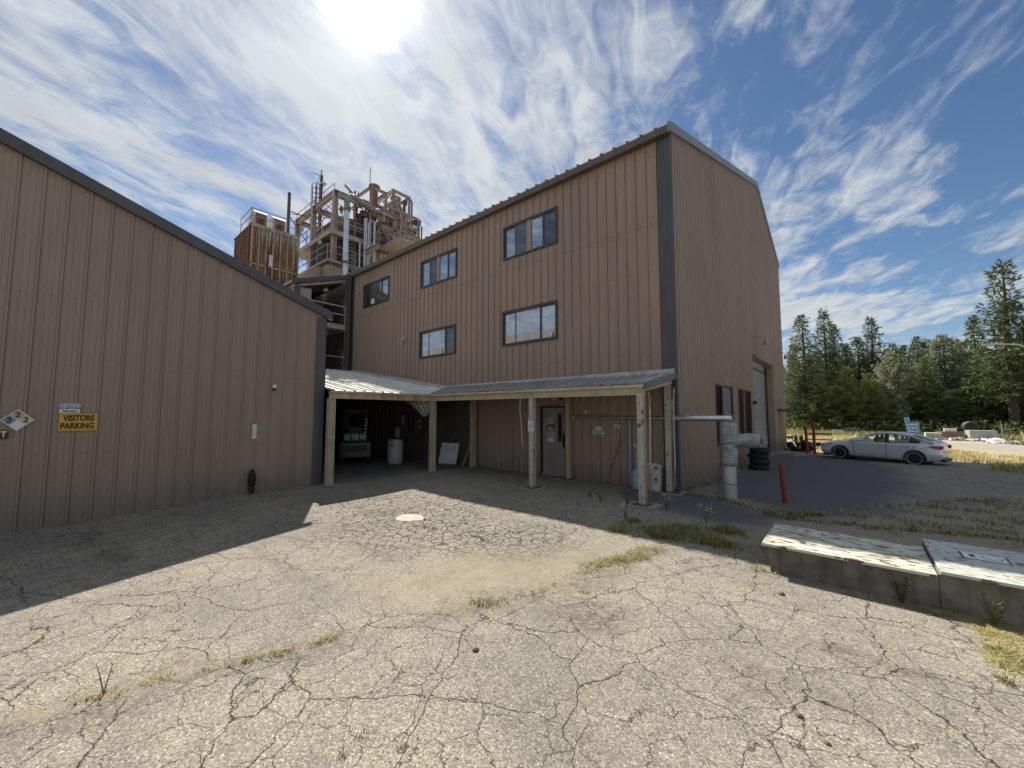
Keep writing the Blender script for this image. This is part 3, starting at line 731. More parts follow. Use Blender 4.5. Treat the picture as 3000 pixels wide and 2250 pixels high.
# ------------------------------------------------------------------ stair tower at the left end
ST = thing('stair_tower', (-22.5, 9, 4), 'open covered stair landing with dark fascia left of the main building', 'stair tower')
dk = worn('dark_tower_sheet', (.13, .088, .072), .6, 0, .15, 2, .3)
mb = ribwall(MB(), -26.0, -20.58, C0(-.3), C0(10.3), lambda u, d, z: (u, 11.0-d, z), 'R'); mb.build('inner_wall', dk, ST, fixn=False)
mb = ribwall(MB(), 7.45, 11.0, C0(-.3), C0(9.6), lambda u, d, z: (-25.9+d, u, z), 'R'); mb.build('back_wall', dk, ST, fixn=False)
mb = ribwall(MB(), -24.5, -20.60, C0(3.0), C0(8.42), lambda u, d, z: (u, 7.42-d, z), 'R'); mb.build('south_wall', worn('pale_ribbed_sheet', (.36, .28, .22), .5, 0, .1, 2, .4), ST, fixn=False)
mb = MB().prism([(7.25, 8.43), (10.45, 9.50), (10.45, 9.58), (7.25, 8.52)], 'x', -25.9, -20.55)
x = -25.8
while x < -20.7: mb.prism([(7.21, 8.52), (7.28, 8.585), (10.4, 9.62), (10.4, 9.58)], 'x', x, x+.08); x += .3
mb.build('roof', worn('pale_roof_sheet', (.46, .42, .36), .5, 0, .12, 2, .3), ST)
mb = MB(); mb.prism([(7.22, 8.33), (10.36, 9.38), (10.36, 9.60), (7.22, 8.56)], 'x', -20.54, -20.46); mb.build('fascia', M['trim'], ST)
MB().prism([(7.3, 8.20), (10.3, 9.2), (10.3, 9.36), (7.3, 8.33)], 'x', -20.75, -20.60).build('rafter', M['steel'], ST)
MB().ibeam((-25.5, 8.2, 8.5), (-20.8, 8.2, 8.5), .12, .2).ibeam((-25.5, 9.8, 9.0), (-20.8, 9.8, 9.0), .12, .2).build('purlin', M['steel_dark'], ST)
MB().box((-20.72, 7.44, 3.5), (-20.50, 7.62, 8.36)).box((-20.56, 9.98, 0), (-20.42, 10.2, 9.25)).build('column', M['trim'], ST)
MB().box((-20.7, 10.02, 3.9), (-20.58, 10.14, 9.2)).build('column', M['steel'], ST)
MB().box((-20.9, 7.72, 6.7), (-20.8, 8.28, 8.35)).build('white_panel', M['palegrey'], ST)
MB().box((-25.8, 7.6, 6.44), (-20.52, 10.1, 6.70)).build('landing', M['steel'], ST)
def rail(mb, pts, h=1.0, r=.024, posts=True, mids=(.55,)):
    for z in (h,)+tuple(h*m for m in mids):
        for a, b in zip(pts[:-1], pts[1:]): mb.beam((a[0], a[1], a[2]+z), (b[0], b[1], b[2]+z), r*2)
    for a, b in zip(pts[:-1], pts[1:]):
        L_ = (Vector(b)-Vector(a)).length; n = max(1, int(L_/1.3))
        for i in range(0 if a is pts[0] else 1, n+1):
            p = Vector(a).lerp(Vector(b), i/n); mb.beam(p, p+Vector((0, 0, h)), r*2)
    return mb
rail(MB(), [(-20.56, 7.7, 6.7), (-20.56, 9.98, 6.7)]).build('railing', worn('railing_paint', (.55, .47, .40), .5, 0, .1, 3, .3), ST)
MB().beam((-20.56, 7.7, 4.95), (-20.56, 9.98, 4.95), .05).build('railing', M['tan'], ST)
for z0 in (6.72, 3.62):
    dr = MB().box((-23.3, 10.93, z0), (-22.45, 10.965, z0+2.15)).build('door', worn('grey_brown_door', (.25, .20, .18), .5, 0, .1, 2, .2), ST)
    MB().box((-23.15, 10.92, z0+.95), (-23.03, 10.931, z0+1.9)).build('vision_panel', M['black'], dr)
    MB().box((-22.85, 10.92, z0+1.5), (-22.55, 10.929, z0+1.85)).box((-22.82, 10.92, z0+1.2), (-22.6, 10.929, z0+1.42)).build('sticker', M['palegrey'], dr)
mb = MB()
for i in range(12):
    t_ = i/11; mb.box((-21.3-2.6*(1-t_)*1., 8.3, 3.9+2.5*t_), (-21.0-2.6*(1-t_), 9.3, 3.93+2.5*t_))
mb.beam((-23.9, 8.3, 3.8), (-21.1, 8.3, 6.4), .05, .22).beam((-23.9, 9.3, 3.8), (-21.1, 9.3, 6.4), .05, .22)
mb.build('stair_flight', M['palegrey'], ST)
t = thing('landing_lamp', (-20.9, 9.0, 8.65), 'dish lamp hanging under the roof of the stair landing', 'lamp')
MB().lathe((-20.9, 9.05, 8.42), [(.17, 0), (.17, .03), (.08, .16), (.03, .2)], 18).build('lamp_shade', M['palegrey'], t, smooth=True)
MB().tube([(-20.9, 9.05, 8.6), (-20.9, 9.05, 8.85)], .02, 8).build('stem', M['steel_dark'], t)
MB().box((-25.8, 7.5, 3.5), (-20.6, 11.0, 3.6)).build('lower_landing', M['concrete'], ST)
MB().box((-20.66, 4.9, -.3), (-20.58, 10.35, 4.05)).build('bay_wall', worn('bay_shaded_wall', (.035, .03, .027), .8), ST)  # near-black colour stands in for the deep shade inside the bay

# ------------------------------------------------------------------ left building
LB = thing('left_building', (-20, -5, 0), 'brown ribbed metal building with dark sloping rake and parking sign at left', 'building')
def ltop(y): return 4.90-.359*(y-5.03) if y > -7 else 4.90-.359*(-7-5.03)+.359*(y+7)
lmap = lambda u, d, z: (XL+d, u, z)
ribwall(MB(), -19., 4.93, C0(-.4), lambda u: ltop(u)-.05, lmap, 'L').build('gable_wall', M['wall_left'], LB, fixn=False)
MB().box((-36, 4.90, -.4), (XL-.01, 4.96, 4.8)).build('rear_side_wall', M['wall_dark'], LB)
mb = MB(); mb.prism([(5.06, 4.84), (-7, ltop(-7)-.05), (-19, ltop(-19)-.05), (-19, ltop(-19)+.03), (-7, ltop(-7)+.03), (5.06, 4.94)], 'x', -36, XL+.0); mb.build('roof', M['roofbrown'], LB)
mb = MB(); strip(mb, [(5.10, ltop(5.1)+.02), (-7, ltop(-7)+.05), (-19, ltop(-19)+.05)], XL+.04, XL+.12, .24); mb.build('rake_trim', M['trim'], LB)
MB().box((XL+.034, 4.70, -.1), (XL+.045, 4.98, 4.70)).box((XL-.2, 4.965, -.1), (XL+.045, 4.98, 4.70)).build('corner_trim', M['trim'], LB)
mb = MB()
for zz in (1.2, 2.9, 4.2):
    y = -1.8
    while y < 4.6: mb.obox((XL+.012, y+.1, zz), (.012, .013, .013)); mb.obox((XL+.035, y+.027, zz), (.008, .013, .013)); y += .305
mb.build('wall_fasteners', worn('fastener_left', (.12, .095, .08), .5, .3), LB)

# ------------------------------------------------------------------ canopy
CN = thing('entrance_canopy', (-8, 9, 0), 'L-shaped lean-to canopy of weathered white sheet on tan steel posts', 'canopy')
zc1 = lambda x: 2.60+.168*(-10.95-x)
zc2 = lambda y: 2.62+.19*(y-8.42)
def sheet(name, mat, u0, u1, pf, rag=0.):
    """ribbed roof sheets; pf(u, w, h) maps across-rib u, along-rib w in 0..1"""
    mb = MB(); pts, dep = profile(u0, u1, 'R'); us = [u0]+[p[0] for p in pts]+[u1]; NW = 12
    for i in range(len(us)-1):
        for k in range(NW):
            w0, w1 = k/NW, (k+1)/NW
            mb.quad(pf(us[i], w0, dep(us[i])*1.2), pf(us[i+1], w0, dep(us[i+1])*1.2), pf(us[i+1], w1, dep(us[i+1])*1.2), pf(us[i], w1, dep(us[i])*1.2))
    o = mb.build(name, mat, CN, fixn=False)
    s = o.modifiers.new('t', 'SOLIDIFY'); s.thickness = .004; s.offset = -1
    return o
def wob(x, y): return .03*MN.noise((x*1.6, y*1.6, 5.))+.05*max(0, MN.noise((x*.8, y*2.2, 9.))-.15)
def pf1(u, w, h):
    y = u; x0 = -10.88 if u < 8.42 else -10.95-(u-8.42)*.76*1.0
    x = x0+(-20.4-x0)*w; return (x, y, zc1(x)+h+wob(x, y)*(1 if 0 < w < 1 else .3)+.02)
def pf2(u, w, h):
    x = u; y1 = YF-.04; y0 = 8.36
    if u < -10.95: y0 = min(y1, 8.42+(-10.95-u)/.76)
    y = y0+(y1-y0)*w; return (x, y, zc2(y)+h+wob(x, y)*.4+.02)
sheet('roof_sheet', M['white_roof'], 5.02, YF-.05, pf1)
sheet('roof_sheet', M['grey_roof'], -12.4, XR-.0, pf2)
mb = MB(); mb.prism([(-20.4, zc1(-20.4)+.02), (-12.45, zc1(-12.45)+.02), (XR+.0, 3.0), (XR+.0, 3.13), (-12.45, 3.08), (-20.4, zc1(-20.4)+.14)], 'y', YF-.065, YF-.050)
mb.build('flashing', worn('white_flashing', (.56, .55, .51), .5, 0, .1, 2, .4, .2), CN)
# beams
mb = MB().ibeam((-10.92, 4.92, 2.47), (-10.92, 8.50, 2.47), .12, .17, .02).box((-10.90, 4.9, 2.55), (-10.84, 8.40, 2.60)); mb.build('beam', M['post_rust'], CN)
M['post_rust2'] = worn('tan_beam_paint', (.56, .48, .33), .6, 0, .12, 2, .35, .35, (.20, .09, .04), .2)
mb = MB().ibeam((-10.95, 8.44, 2.47), (-3.42, 8.44, 2.47), .12, .17, .02).box((-10.84, 8.34, 2.555), (-3.40, 8.39, 2.615)); mb.build('beam', M['post_rust2'], CN)
mb = MB()
for x in (-20, -18, -16, -14, -12.2): mb.beam((x, 5.0, zc1(x)-.08), (x, 10.3, zc1(x)-.08), .06, .15)
for y in (9.1, 9.8): mb.beam((-11, y, zc2(y)-.06), (-3.45, y, zc2(y)-.06), .05, .1)
mb.build('purlins', M['steel_dark'], CN)
for x in (-10.6, -6.56, -3.5): MB().beam((x, 8.4, 2.52), (x, 10.3, 2.80), .1, .14).build('rafter', M['post'], CN)
MB().prism([(8.36, 2.50), (10.3, 2.86), (10.3, 3.00), (8.36, 2.65)], 'x', XR-.02, XR+.05).build('end_fascia', worn('grey_end_fascia', (.12, .12, .125), .5), CN)
def post(x, y, w, mat, top, base=True, hv=None):
    mb = MB(); zb = gz(x, y); h = w/2
    mb.box((x-h, y-h, zb), (x+h, y-h+.025, top)).box((x-h, y+h-.025, zb), (x+h, y+h, top))
    mb.box((x-h+.045, y-h+.025, zb), (x+h-.045, y+h-.025, top))
    p = mb.build('post', mat, CN)
    if base:
        MB().box((x-.17, y-.17, zb-.02), (x+.17, y+.17, zb+.02)).build('base_plate', M['rustplate'], p)
        MB().box((x-.33, y-.30, zb-.1), (x+.33, y+.30, zb+.006)).build('footing', M['concrete'], p)
    return p
post(-11.0, 5.02, .175, M['post'], 2.39, False)
post(-10.88, 8.46, .17, M['post'], 2.39, False)
post(-10.62, 10.12, .17, M['post'], 2.7, False)
post(-6.56, 8.46, .135, M['post_white'], 2.39)
post(-6.52, 10.2, .14, M['post'], 2.72, True)
post(-3.50, 8.42, .14, M['post_white'], 2.42)
post(-3.53, 10.2, .14, M['post_white'], 2.74)
MB().tube([(-3.36, 8.5, 2.45), (-3.33, 8.5, 2.3), (-3.37, 8.5, .2)], .02, 8).build('conduit', M['post_rust'], CN)
MB().tube([(-3.36, 10.17, 2.62), (-3.39, 10.17, 2.2), (-3.39, 10.17, .1)], .022, 8).build('conduit', M['post_white'], CN)
# torn sheet hanging from the corner of the canopy
mb = MB(); g = {}
for i in range(9):
    for j in range(7):
        u = i/8; v = j/6; xx = -12.75+1.75*u; drop = (.58*sin(pi*min(1, u*1.02)**1.5)+.03)*v
        g[i, j] = (xx+.10*v, 8.52+.07*sin(v*5+u*7)+.10*v, 2.44-drop+.02*sin(u*25))
for i in range(8):
    for j in range(6): mb.quad(g[i, j], g[i+1, j], g[i+1, j+1], g[i, j+1])
o = mb.build('loose_sheet', M['white_roof'], CN, smooth=True, fixn=False); o.modifiers.new('t', 'SOLIDIFY').thickness = .006
# cables hanging
tag(MB().tube([(-6.88, 8.35, 2.4), (-6.92, 8.36, 2.1), (-6.88, 8.37, 1.7), (-6.84, 8.37, 1.12)], .008, 6).build('hanging_cord', M['signcream']), 'thin pale cord hanging from the canopy beam beside the signed post', 'cord')
tag(MB().tube([(-10.86, 4.93, 2.4), (-10.87, 4.90, 1.6), (-10.84, 4.93, .9), (-10.78, 4.95, .35)], .008, 6).build('hanging_cord', M['palegrey']), 'thin cord hanging down the leftmost canopy post', 'cord')

# ------------------------------------------------------------------ signs on the left building
def plate_x(name, lb, y0, y1, z0, z1, mat, x=XL+.036, cat='sign'):
    t = thing(name, (XL, (y0+y1)/2, z0), lb, cat); MB().box((x, y0, z0), (x+.004, y1, z1)).build('plate', mat, t); return t
sx = XL+.0402
t = plate_x('parking_sign', 'yellow visitors parking sign with black letters on the left building', .05, .55, 1.645, 1.975, M['signyellow'])
text('VISITORS', .150, (sx+.001, .30, 1.885), RXX, M['inkblack'], t, .0065, .66); text('PARKING', .150, (sx+.001, .29, 1.735), RXX, M['inkblack'], t, .0065, .70)
t = plate_x('notice_sign', 'small white and blue do not block door notice above the yellow sign', .045, .305, 1.985, 2.165, M['signwhite'])
MB().box((sx, .055, 2.108), (sx+.001, .295, 2.158)).build('band', M['signblue'], t)
text('NOTICE', .058, (sx+.0025, .175, 2.133), RXX, M['signwhite'], t, .002, 1.05)
text('DO NOT BLOCK', .042, (sx+.001, .175, 2.078), RXX, M['inkblack'], t, .0025, .78); text('THIS DOOR', .042, (sx+.001, .175, 2.018), RXX, M['inkblack'], t, .0025, .85)
t = thing('hazard_diamond', (XL, -.44, 1.66), 'hazard diamond sign with numbers 2, 3 and 2 at left edge', 'sign')
cy_, cz_ = -.44, 1.862
def dia(mb, cy, cz, r, x0, x1): return mb.prism([(cy, cz+r), (cy+r, cz), (cy, cz-r), (cy-r, cz)], 'x', x0, x1)
dia(MB(), cy_, cz_, .20, XL+.036, XL+.040).build('plate', M['signcream'], t)
for dy, dz, mk in ((0, .092, 'signfadedred'), (-.092, 0, 'signfadedblue'), (.092, 0, 'signfadedyellow'), (0, -.092, 'signwhite')):
    dia(MB(), cy_+dy, cz_+dz, .086, XL+.040, XL+.0412).build('quarter', M[mk], t)
for dy, dz, s_ in ((0, .092, '2'), (-.094, 0, '3'), (.094, 0, '2')): text(s_, .13, (XL+.0425, cy_+dy, cz_+dz), RXX, M['inkblack'], t, .004)
t = plate_x('dark_sign', 'dark brown sign with white letter, cut off by the left edge', -1.05, -.525, 1.535, 1.685, M['signbrown'])
text('T', .14, (sx+.001, -.545, 1.61), RXX, M['signwhite'], t, .004, .8, 'RIGHT')
tag(MB().box((XL+.034, 3.225, 1.34), (XL+.041, 3.325, 1.70)).build('blank_plate', M['signcream']), 'narrow cream blank plate on the left building near its corner', 'plate')
t = thing('door_sensor', (XL, 3.68, 2.55), 'small white camera-like sensor on the left building', 'sensor')
MB().box((XL+.02, 3.64, 2.63), (XL+.08, 3.72, 2.72)).build('housing', M['white'], t); MB().lathe((XL+.05, 3.68, 2.56), [(.03, 0), (.035, .03), (.025, .07)], 12).build('lens_cap', M['black'], t)
t = thing('standpipe', (XL+.12, 3.25, gz(-11.2, 3.25)), 'black valve standpipe rising at the foot of the left building', 'pipe')
zb = gz(-11.2, 3.25)
MB().tube([(XL+.12, 3.25, zb), (XL+.12, 3.25, .18)], .05, 12).lathe((XL+.12, 3.25, .08), [(.07, 0), (.07, .05)], 12).build('pipe', M['black'], t)
MB().lathe((XL+.12, 3.25, .18), [(.05, 0), (.075, .04), (.085, .22), (.06, .34), (.03, .42)], 12).build('valve_wrap', M['rubber'], t, smooth=True)
# signs and fittings on the front wall under the canopy
t = thing('snow_warning_sign', (-5.6, YF, 1.35), 'white falling snow and ice warning sign on the wall under the canopy', 'sign')
MB().box((-5.78, YF-.041, 1.35), (-5.42, YF-.036, 1.60)).build('plate', M['signcream'], t)
MB().box((-5.765, YF-.0425, 1.475), (-5.435, YF-.0412, 1.585)).build('band', M['inkblack'], t)
o = MB().lathe((-5.6, YF-.0440, 0), [(.001, 0), (.145, .0), (.145, .001)], 24, 'y').build('oval', M['signwhite'], t)
for v in o.data.vertices: v.co.z = (v.co.z+1.35)*.33+.18
text('FALLING SNOW', .042, (-5.6, YF-.042, 1.43), RX, M['inkblack'], t, .002, .95); text('AND ICE', .04, (-5.6, YF-.042, 1.38), RX, M['inkblack'], t, .002)
t = thing('danger_sign', (-6.56, 8.36, 1.48), 'white danger sign with diamond symbol on the middle canopy post', 'sign')
MB().box((-6.65, 8.383, 1.47), (-6.47, 8.388, 1.86)).build('plate', M['signwhite'], t)
MB().box((-6.645, 8.3815, 1.775), (-6.475, 8.3828, 1.85)).build('band', M['signred'], t)
text('DANGER', .045, (-6.56, 8.380, 1.812), RX, M['signwhite'], t, .002, .9)
mb = MB()
for a, b in (((-6.56, 1.73), (-6.49, 1.635)), ((-6.49, 1.635), (-6.56, 1.54)), ((-6.56, 1.54), (-6.63, 1.635)), ((-6.63, 1.635), (-6.56, 1.73))): mb.beam((a[0], 8.381, a[1]), (b[0], 8.381, b[1]), .002, .010, (0, 1, 0)) if 0 else mb.beam((a[0], 8.381, a[1]), (b[0], 8.381, b[1]), .010, .002, (0, 1, 0))
for i in range(3): mb.box((-6.585, 8.380, 1.61+i*.018), (-6.535+.01*i, 8.3825, 1.618+i*.018))
mb.build('symbol', M['signblue'], t); MB().box((-6.61, 8.379, 1.49), (-6.51, 8.3825, 1.502)).build('caption_line', M['inkblack'], t)
tag(MB().box((-5.09, YF-.05, 1.55), (-5.05, YF-.03, 1.66)).box((-4.97, YF-.05, 1.55), (-4.93, YF-.03, 1.66)).box((-5.05, YF-.045, 1.60), (-4.97, YF-.03, 1.63)).build('coat_hook', M['signcream']), 'pale double hook bracket on the wall right of the snow sign', 'hook')
tag(MB().tube([(-6.02, YF-.06, 2.72), (-6.06, YF-.06, 2.45), (-6.16, YF-.06, 2.2), (-6.05, YF-.06, 2.05), (-5.9, YF-.06, 2.02)], .012, 6).lathe((-6.0, YF-.06, 1.98), [(.05, 0), (.06, .04), (.02, .09)], 10).build('cable_bell', M['signcream']), 'cable and small bell on the wall right of the entrance door', 'bell')
for i, (x, dx) in enumerate(((-6.95, 0), (-6.72, .02))):
    t = thing('flood_lamp', (x, 10.2, 2.45), ('white' if i == 0 else 'black')+' flood lamp head under the canopy above the entrance door', 'lamp')
    MB().lathe((x, 10.1, 2.38), [(.03, 0), (.06, .04), (.05, .12), (.03, .15)], 12).build('lamp_head', M['white'] if i == 0 else M['black'], t, smooth=True)
    MB().tube([(x, 10.12, 2.52), (x, 10.25, 2.6), (x, 10.36, 2.6)], .012, 6).build('arm', M['black'], t)
# silver pipe, riser with tee
pp = thing('wall_pipe', (-4.8, 10.25, 1.85), 'long silver insulated pipe running level along the wall under the canopy', 'pipe')
MB().tube([(-6.39, 10.26, 1.85), (-3.5, 10.26, 1.85)], .038, 14).build('thin_run', M['silver'], pp, smooth=True)
mb = MB().tube([(-3.5, 10.26, 1.85), (-2.10, 10.26, 1.86)], .075, 18)
for x in (-3.1, -2.7, -2.35, -2.13): mb.tube([(x, 10.26, 1.857), (x+.012, 10.26, 1.857)], .078, 18)
mb.build('jacketed_run', M['silver'], pp, smooth=True)
MB().tube([(-6.4, 10.26, 1.85), (-6.33, 10.26, 1.85)], .045, 14).build('end_collar', M['whiteworn'], pp)
rs = thing('insulated_riser', (-2.22, 10.33, 0), 'vertical pipe in grey foil blanket with a side branch standing by the corner', 'pipe')
MB().tube([(-2.22, 10.33, -.1), (-2.22, 10.33, .80)], .155, 24).build('lower_pipe', worn('dull_silver', (.50, .50, .47), .4, .5, .12, 3, .35, .1), rs, smooth=True)
def crumple(pts, r, n=28, m=26, amp=.010, seed=0.):
    P = [Vector(p) for p in pts]; out = []; rr = []
    for i in range(m+1):
        t = i/m*(len(P)-1); k = min(int(t), len(P)-2); out.append(P[k].lerp(P[k+1], t-k))
        e = min(i, m-i)/3; rr.append(r*(.93 if e < .4 else 1))
    mb = MB(); mb.tube(out, rr, n)
    for i, v in enumerate(mb.v):
        ax = out[min(i//n, m)]; d = Vector(v)-ax
        nn = MN.noise((v[0]*7+seed, v[1]*7, v[2]*11))+.5*MN.noise((v[0]*17+seed, v[1]*17, v[2]*25))
        mb.v[i] = tuple(ax+d*(1+nn*amp/r))
    return mb
crumple([(-2.22, 10.33, .76), (-2.21, 10.33, 1.2), (-2.20, 10.33, 1.78)], .185).build('blanket', M['foilwrap'], rs, smooth=True)
br = crumple([(-2.14, 10.32, 1.33), (-1.85, 10.37, 1.36), (-1.58, 10.40, 1.36)], .160, seed=4.).build('branch_blanket', M['foilwrap'], rs, smooth=True)
mb = MB()
for k in range(7):
    a = k*.9; mb.tube([(-1.60, 10.41, 1.36), (-1.52, 10.42+.05*cos(a), 1.36+.05*sin(a)), (-1.45-.02*(k % 3), 10.42+.10*cos(a), 1.36+.10*sin(a))], [.05, .04, .015], 6)
mb.build('tied_end', M['foilwrap'], rs, smooth=True)
mb = MB()
for (z0, dz, r) in ((1.28, .03, .192), (.78, .0, .19), (.36, -.02, .16)):
    mb.tube([(-2.215+r*cos(a*pi/12), 10.33+r*sin(a*pi/12), z0+dz*cos(a*pi/12)) for a in range(25)], .007, 6)
mb.tube([(-2.37, 10.22, .78), (-2.42, 10.2, .6), (-2.40, 10.2, .35), (-2.42, 10.2, .1)], .006, 6)
mb.build('ties', M['black'], rs)
# downpipe, propane cylinder, bin, rod, plank by the wall
t = thing('vent_downpipe', (-4.62, YF-.1, 0), 'pale grey vertical pipe rising on the wall behind the end post', 'pipe')
MB().tube([(-4.62, YF-.09, 0), (-4.62, YF-.09, 1.78)], .035, 12).build('pipe', M['bluegrey'], t, smooth=True)
MB().tube([(-4.62, YF-.09, 1.0), (-4.62, YF-.09, 1.12)], .045, 12).build('coupling', M['palegrey'], t)
t = thing('gas_cylinder', (-4.36, 10.16, 0), 'blue-grey gas cylinder with riser standing behind the end post', 'gas cylinder')
MB().lathe((-4.36, 10.16, 0), [(.15, 0), (.155, .03), (.16, .36), (.14, .44), (.08, .49), (.03, .5)], 20).build('tank', M['bluegrey'], t, smooth=True)
MB().tube([(-4.36, 10.16, .48), (-4.36, 10.16, 1.08)], .025, 10).build('riser', M['bluegrey'], t)
MB().lathe((-4.36, 10.05, 1.12), [(.06, 0), (.06, .1), (.04, .12)], 14, 'y').build('vent_cap', M['palegrey'], t)
t = thing('bin', (-3.93, 10.2, 0), 'small worn white bin with peeling paint behind the end post', 'bin')
MB().lathe((-3.93, 10.2, 0), [(.17, 0), (.18, .02), (.20, .58), (.21, .60)], 22).build('body', M['whiteworn'], t, smooth=True)
MB().lathe((-3.93, 10.2, .60), [(.215, 0), (.215, .03), (.15, .07), (.03, .09)], 22).build('lid', M['whiteworn'], t, smooth=True)
MB().tube([(-3.76, 10.05, .42), (-3.70, 10.02, .42), (-3.70, 10.10, .42)], .012, 6).build('handle', M['white'], t)
mb = MB().tube([(-4.91, 10.33, 1.22), (-5.02, 10.25, .8), (-5.14, 10.18, .4), (-5.22, 10.12, .0)], .012, 6).tube([(-4.95, 10.31, 1.20), (-4.84, 10.33, 1.21)], .010, 6).tube([(-5.10, 10.2, .6), (-5.02, 10.2, .58), (-5.08, 10.2, .5)], .01, 6)
tag(mb.build('leaning_rod', M['rustplate']), 'thin rusty metal rod leaning on the wall left of the downpipe', 'rod')
tag(MB().beam((-3.30, 10.12, .0), (-3.46, 10.32, 1.35), .03, .09).build('leaning_plank', worn('dark_plank', (.05, .035, .03), .7)), 'dark plank leaning on the corner of the main building', 'plank')
for x, z in ((-9.52, .34), (-8.45, .30)):
    t = thing('wall_stub', (x, 10.33, 0), ('left' if x < -9 else 'right')+' one of two short pipe stubs at the wall foot left of the door', 'pipe', 'pipe stubs at the foot of the wall')
    MB().tube([(x, 10.33, 0), (x, 10.33, z)], .018, 8).build('pipe', M['steel'], t); MB().lathe((x, 10.33, z-.03), [(.035, 0), (.035, .09), (.02, .1)], 10).build('cap', M['palegrey'], t)

# ------------------------------------------------------------------ inside the bay
MB_ = MB().box((-20.5, 4.97, -.1), (-11.1, 10.36, -.02))
t = thing('plastic_drum', (-13.74, 8.86, 0), 'white plastic drum standing in the dark bay', 'drum')
MB().lathe((-13.74, 8.86, 0), [(.27, 0), (.29, .04), (.30, .3), (.305, .32), (.30, .34), (.30, .60), (.305, .62), (.30, .64), (.29, .86), (.28, .9)], 26).build('body', M['plastic'], t, smooth=True)
MB().lathe((-13.74, 8.86, .89), [(.29, 0), (.29, .03), (.25, .03), (.25, .01)], 26).build('rim', M['plastic'], t, smooth=True)
MB().tube([(-13.60, 8.59, .84), (-13.58, 8.565, .72), (-13.54, 8.565, .68), (-13.50, 8.59, .72), (-13.49, 8.61, .84)], .01, 6).build('handle', M['black'], t)
t = thing('white_board', (-11.95, 9.98, 0), 'stained white panel leaning against the wall behind the canopy post', 'panel')
bm_ = MB().add([(-12.33, 9.88, .02), (-11.57, 10.1, .02), (-11.57, 10.28, .80), (-12.33, 10.06, .80), (-12.33, 9.92, .01), (-11.57, 10.14, .01), (-11.57, 10.32, .79), (-12.33, 10.10, .79)], [(0, 1, 2, 3), (7, 6, 5, 4), (0, 4, 5, 1), (1, 5, 6, 2), (2, 6, 7, 3), (3, 7, 4, 0)])
bm_.build('board', M['signwhite'], t)
mb = MB()
for (u, v, a, b) in ((.85, .82, .05, .09), (.80, .72, .05, .05), (.62, .62, .03, .12), (.42, .70, .06, .03), (.35, .5, .05, .05)):
    p = Vector((-12.33, 9.88, .02))+Vector((.76, .22, 0))*u+Vector((0, .18, .78))*v+Vector((.0, -.004, 0))
    mb.add([p+Vector((-a/2, -a*.14-.004, -b/2)), p+Vector((a/2, a*.14-.004, -b*.3)), p+Vector((a*.2, -.004, b/2)), p+Vector((-a*.4, -.008, b*.3))], [(0, 1, 2, 3)])
mb.build('smudges', M['signbrown'], t)
tag(MB().beam((-11.05, 10.0, 0), (-10.86, 10.28, .95), .03, .05).build('leaning_stick', M['wood']), 'short wooden stick leaning beside the inner canopy post', 'stick')
# forklift, rear towards the viewer
FL = thing('forklift', (-14.7, 7.7, 0), 'green forklift with a gas tank on its back parked in the dark bay', 'forklift', rz=RAD(63))
def FB(): return MB()
# local: -y faces viewer
fb = FB(); outl = []
for i in range(13):
    a = -pi/2+(i-6)*.16; outl.append((.56*sin((i-6)/6*1.35)/sin(1.35), -.34-.14*cos((i-6)/6*1.3)))
outl += [(.56, .35), (-.56, .35)]
fb.prism(outl, 'z', .30, .86); c_ = fb.build('counterweight', M['green'], FL, local=True, bevel=.035)
FB().prism([(-.36, .40), (.36, .40), (.42, .74), (-.42, .74)], 'y', -.505, -.44).build('grille', M['black'], FL, local=True)
FB().box((-.36, -.52, .42), (.36, -.506, .50)).build('red_bar', M['signred'], FL, local=True)
FB().box((-.5, .3, .25), (.5, 1.6, .62)).prism([(-.5, .62), (.5, .62), (.45, .95), (-.45, .95)], 'y', .3, .9).build('chassis', M['green'], FL, local=True, bevel=.02)
tk = FB().lathe((0, -.02, 1.04), [(.05, -.42), (.13, -.40), (.155, -.34), (.155, .30), (.13, .37), (.05, .39)], 20, 'x').build('gas_tank', M['plastic'], FL, local=True, smooth=True)
FB().lathe((0, -.02, 1.04), [(.158, -.20), (.162, -.20), (.162, -.16), (.158, -.16)], 20, 'x').lathe((0, -.02, 1.04), [(.158, .12), (.162, .12), (.162, .16), (.158, .16)], 20, 'x').build('tank_strap', M['black'], FL, local=True)
FB().beam((.30, .1, .86), (.34, .55, 2.05), .07).beam((-.45, .2, .86), (-.42, .5, 2.05), .07).beam((.36, 1.4, .6), (.36, 1.2, 2.05), .06).beam((-.42, 1.4, .6), (-.42, 1.2, 2.05), .06).box((-.46, .45, 2.02), (.42, 1.3, 2.09)).build('overhead_guard', M['black'], FL, local=True)
mb = FB()
for i in range(6): mb.box((.30+i*.012, .02+i*.06, 1.05+i*.13), (.37+i*.012, .06+i*.06, 1.11+i*.13))
mb.build('guard_marking', M['signwhite'], FL, local=True)
FB().box((-.25, .5, .95), (.25, 1.0, 1.05)).box((-.25, .42, 1.05), (.25, .52, 1.45)).build('seat', M['black'], FL, local=True, bevel=.03)
FB().box((-.45, 1.65, .1), (-.3, 1.78, 2.1)).box((.3, 1.65, .1), (.45, 1.78, 2.1)).box((-.3, 1.68, 1.9), (.3, 1.75, 2.0)).build('mast', M['black'], FL, local=True)
for x in (-.46, .46):
    for y in (-.08, 1.35): FB().lathe((x-.09, y, .22), [(.12, 0), (.22, .02), (.22, .16), (.12, .18)], 20, 'x').build('wheel', M['rubber'], FL, local=True, smooth=True)
bay = thing('spare_cylinder', (-14.9, 9.6, 0), 'grey gas bottle in the dark bay behind the drum', 'gas cylinder')
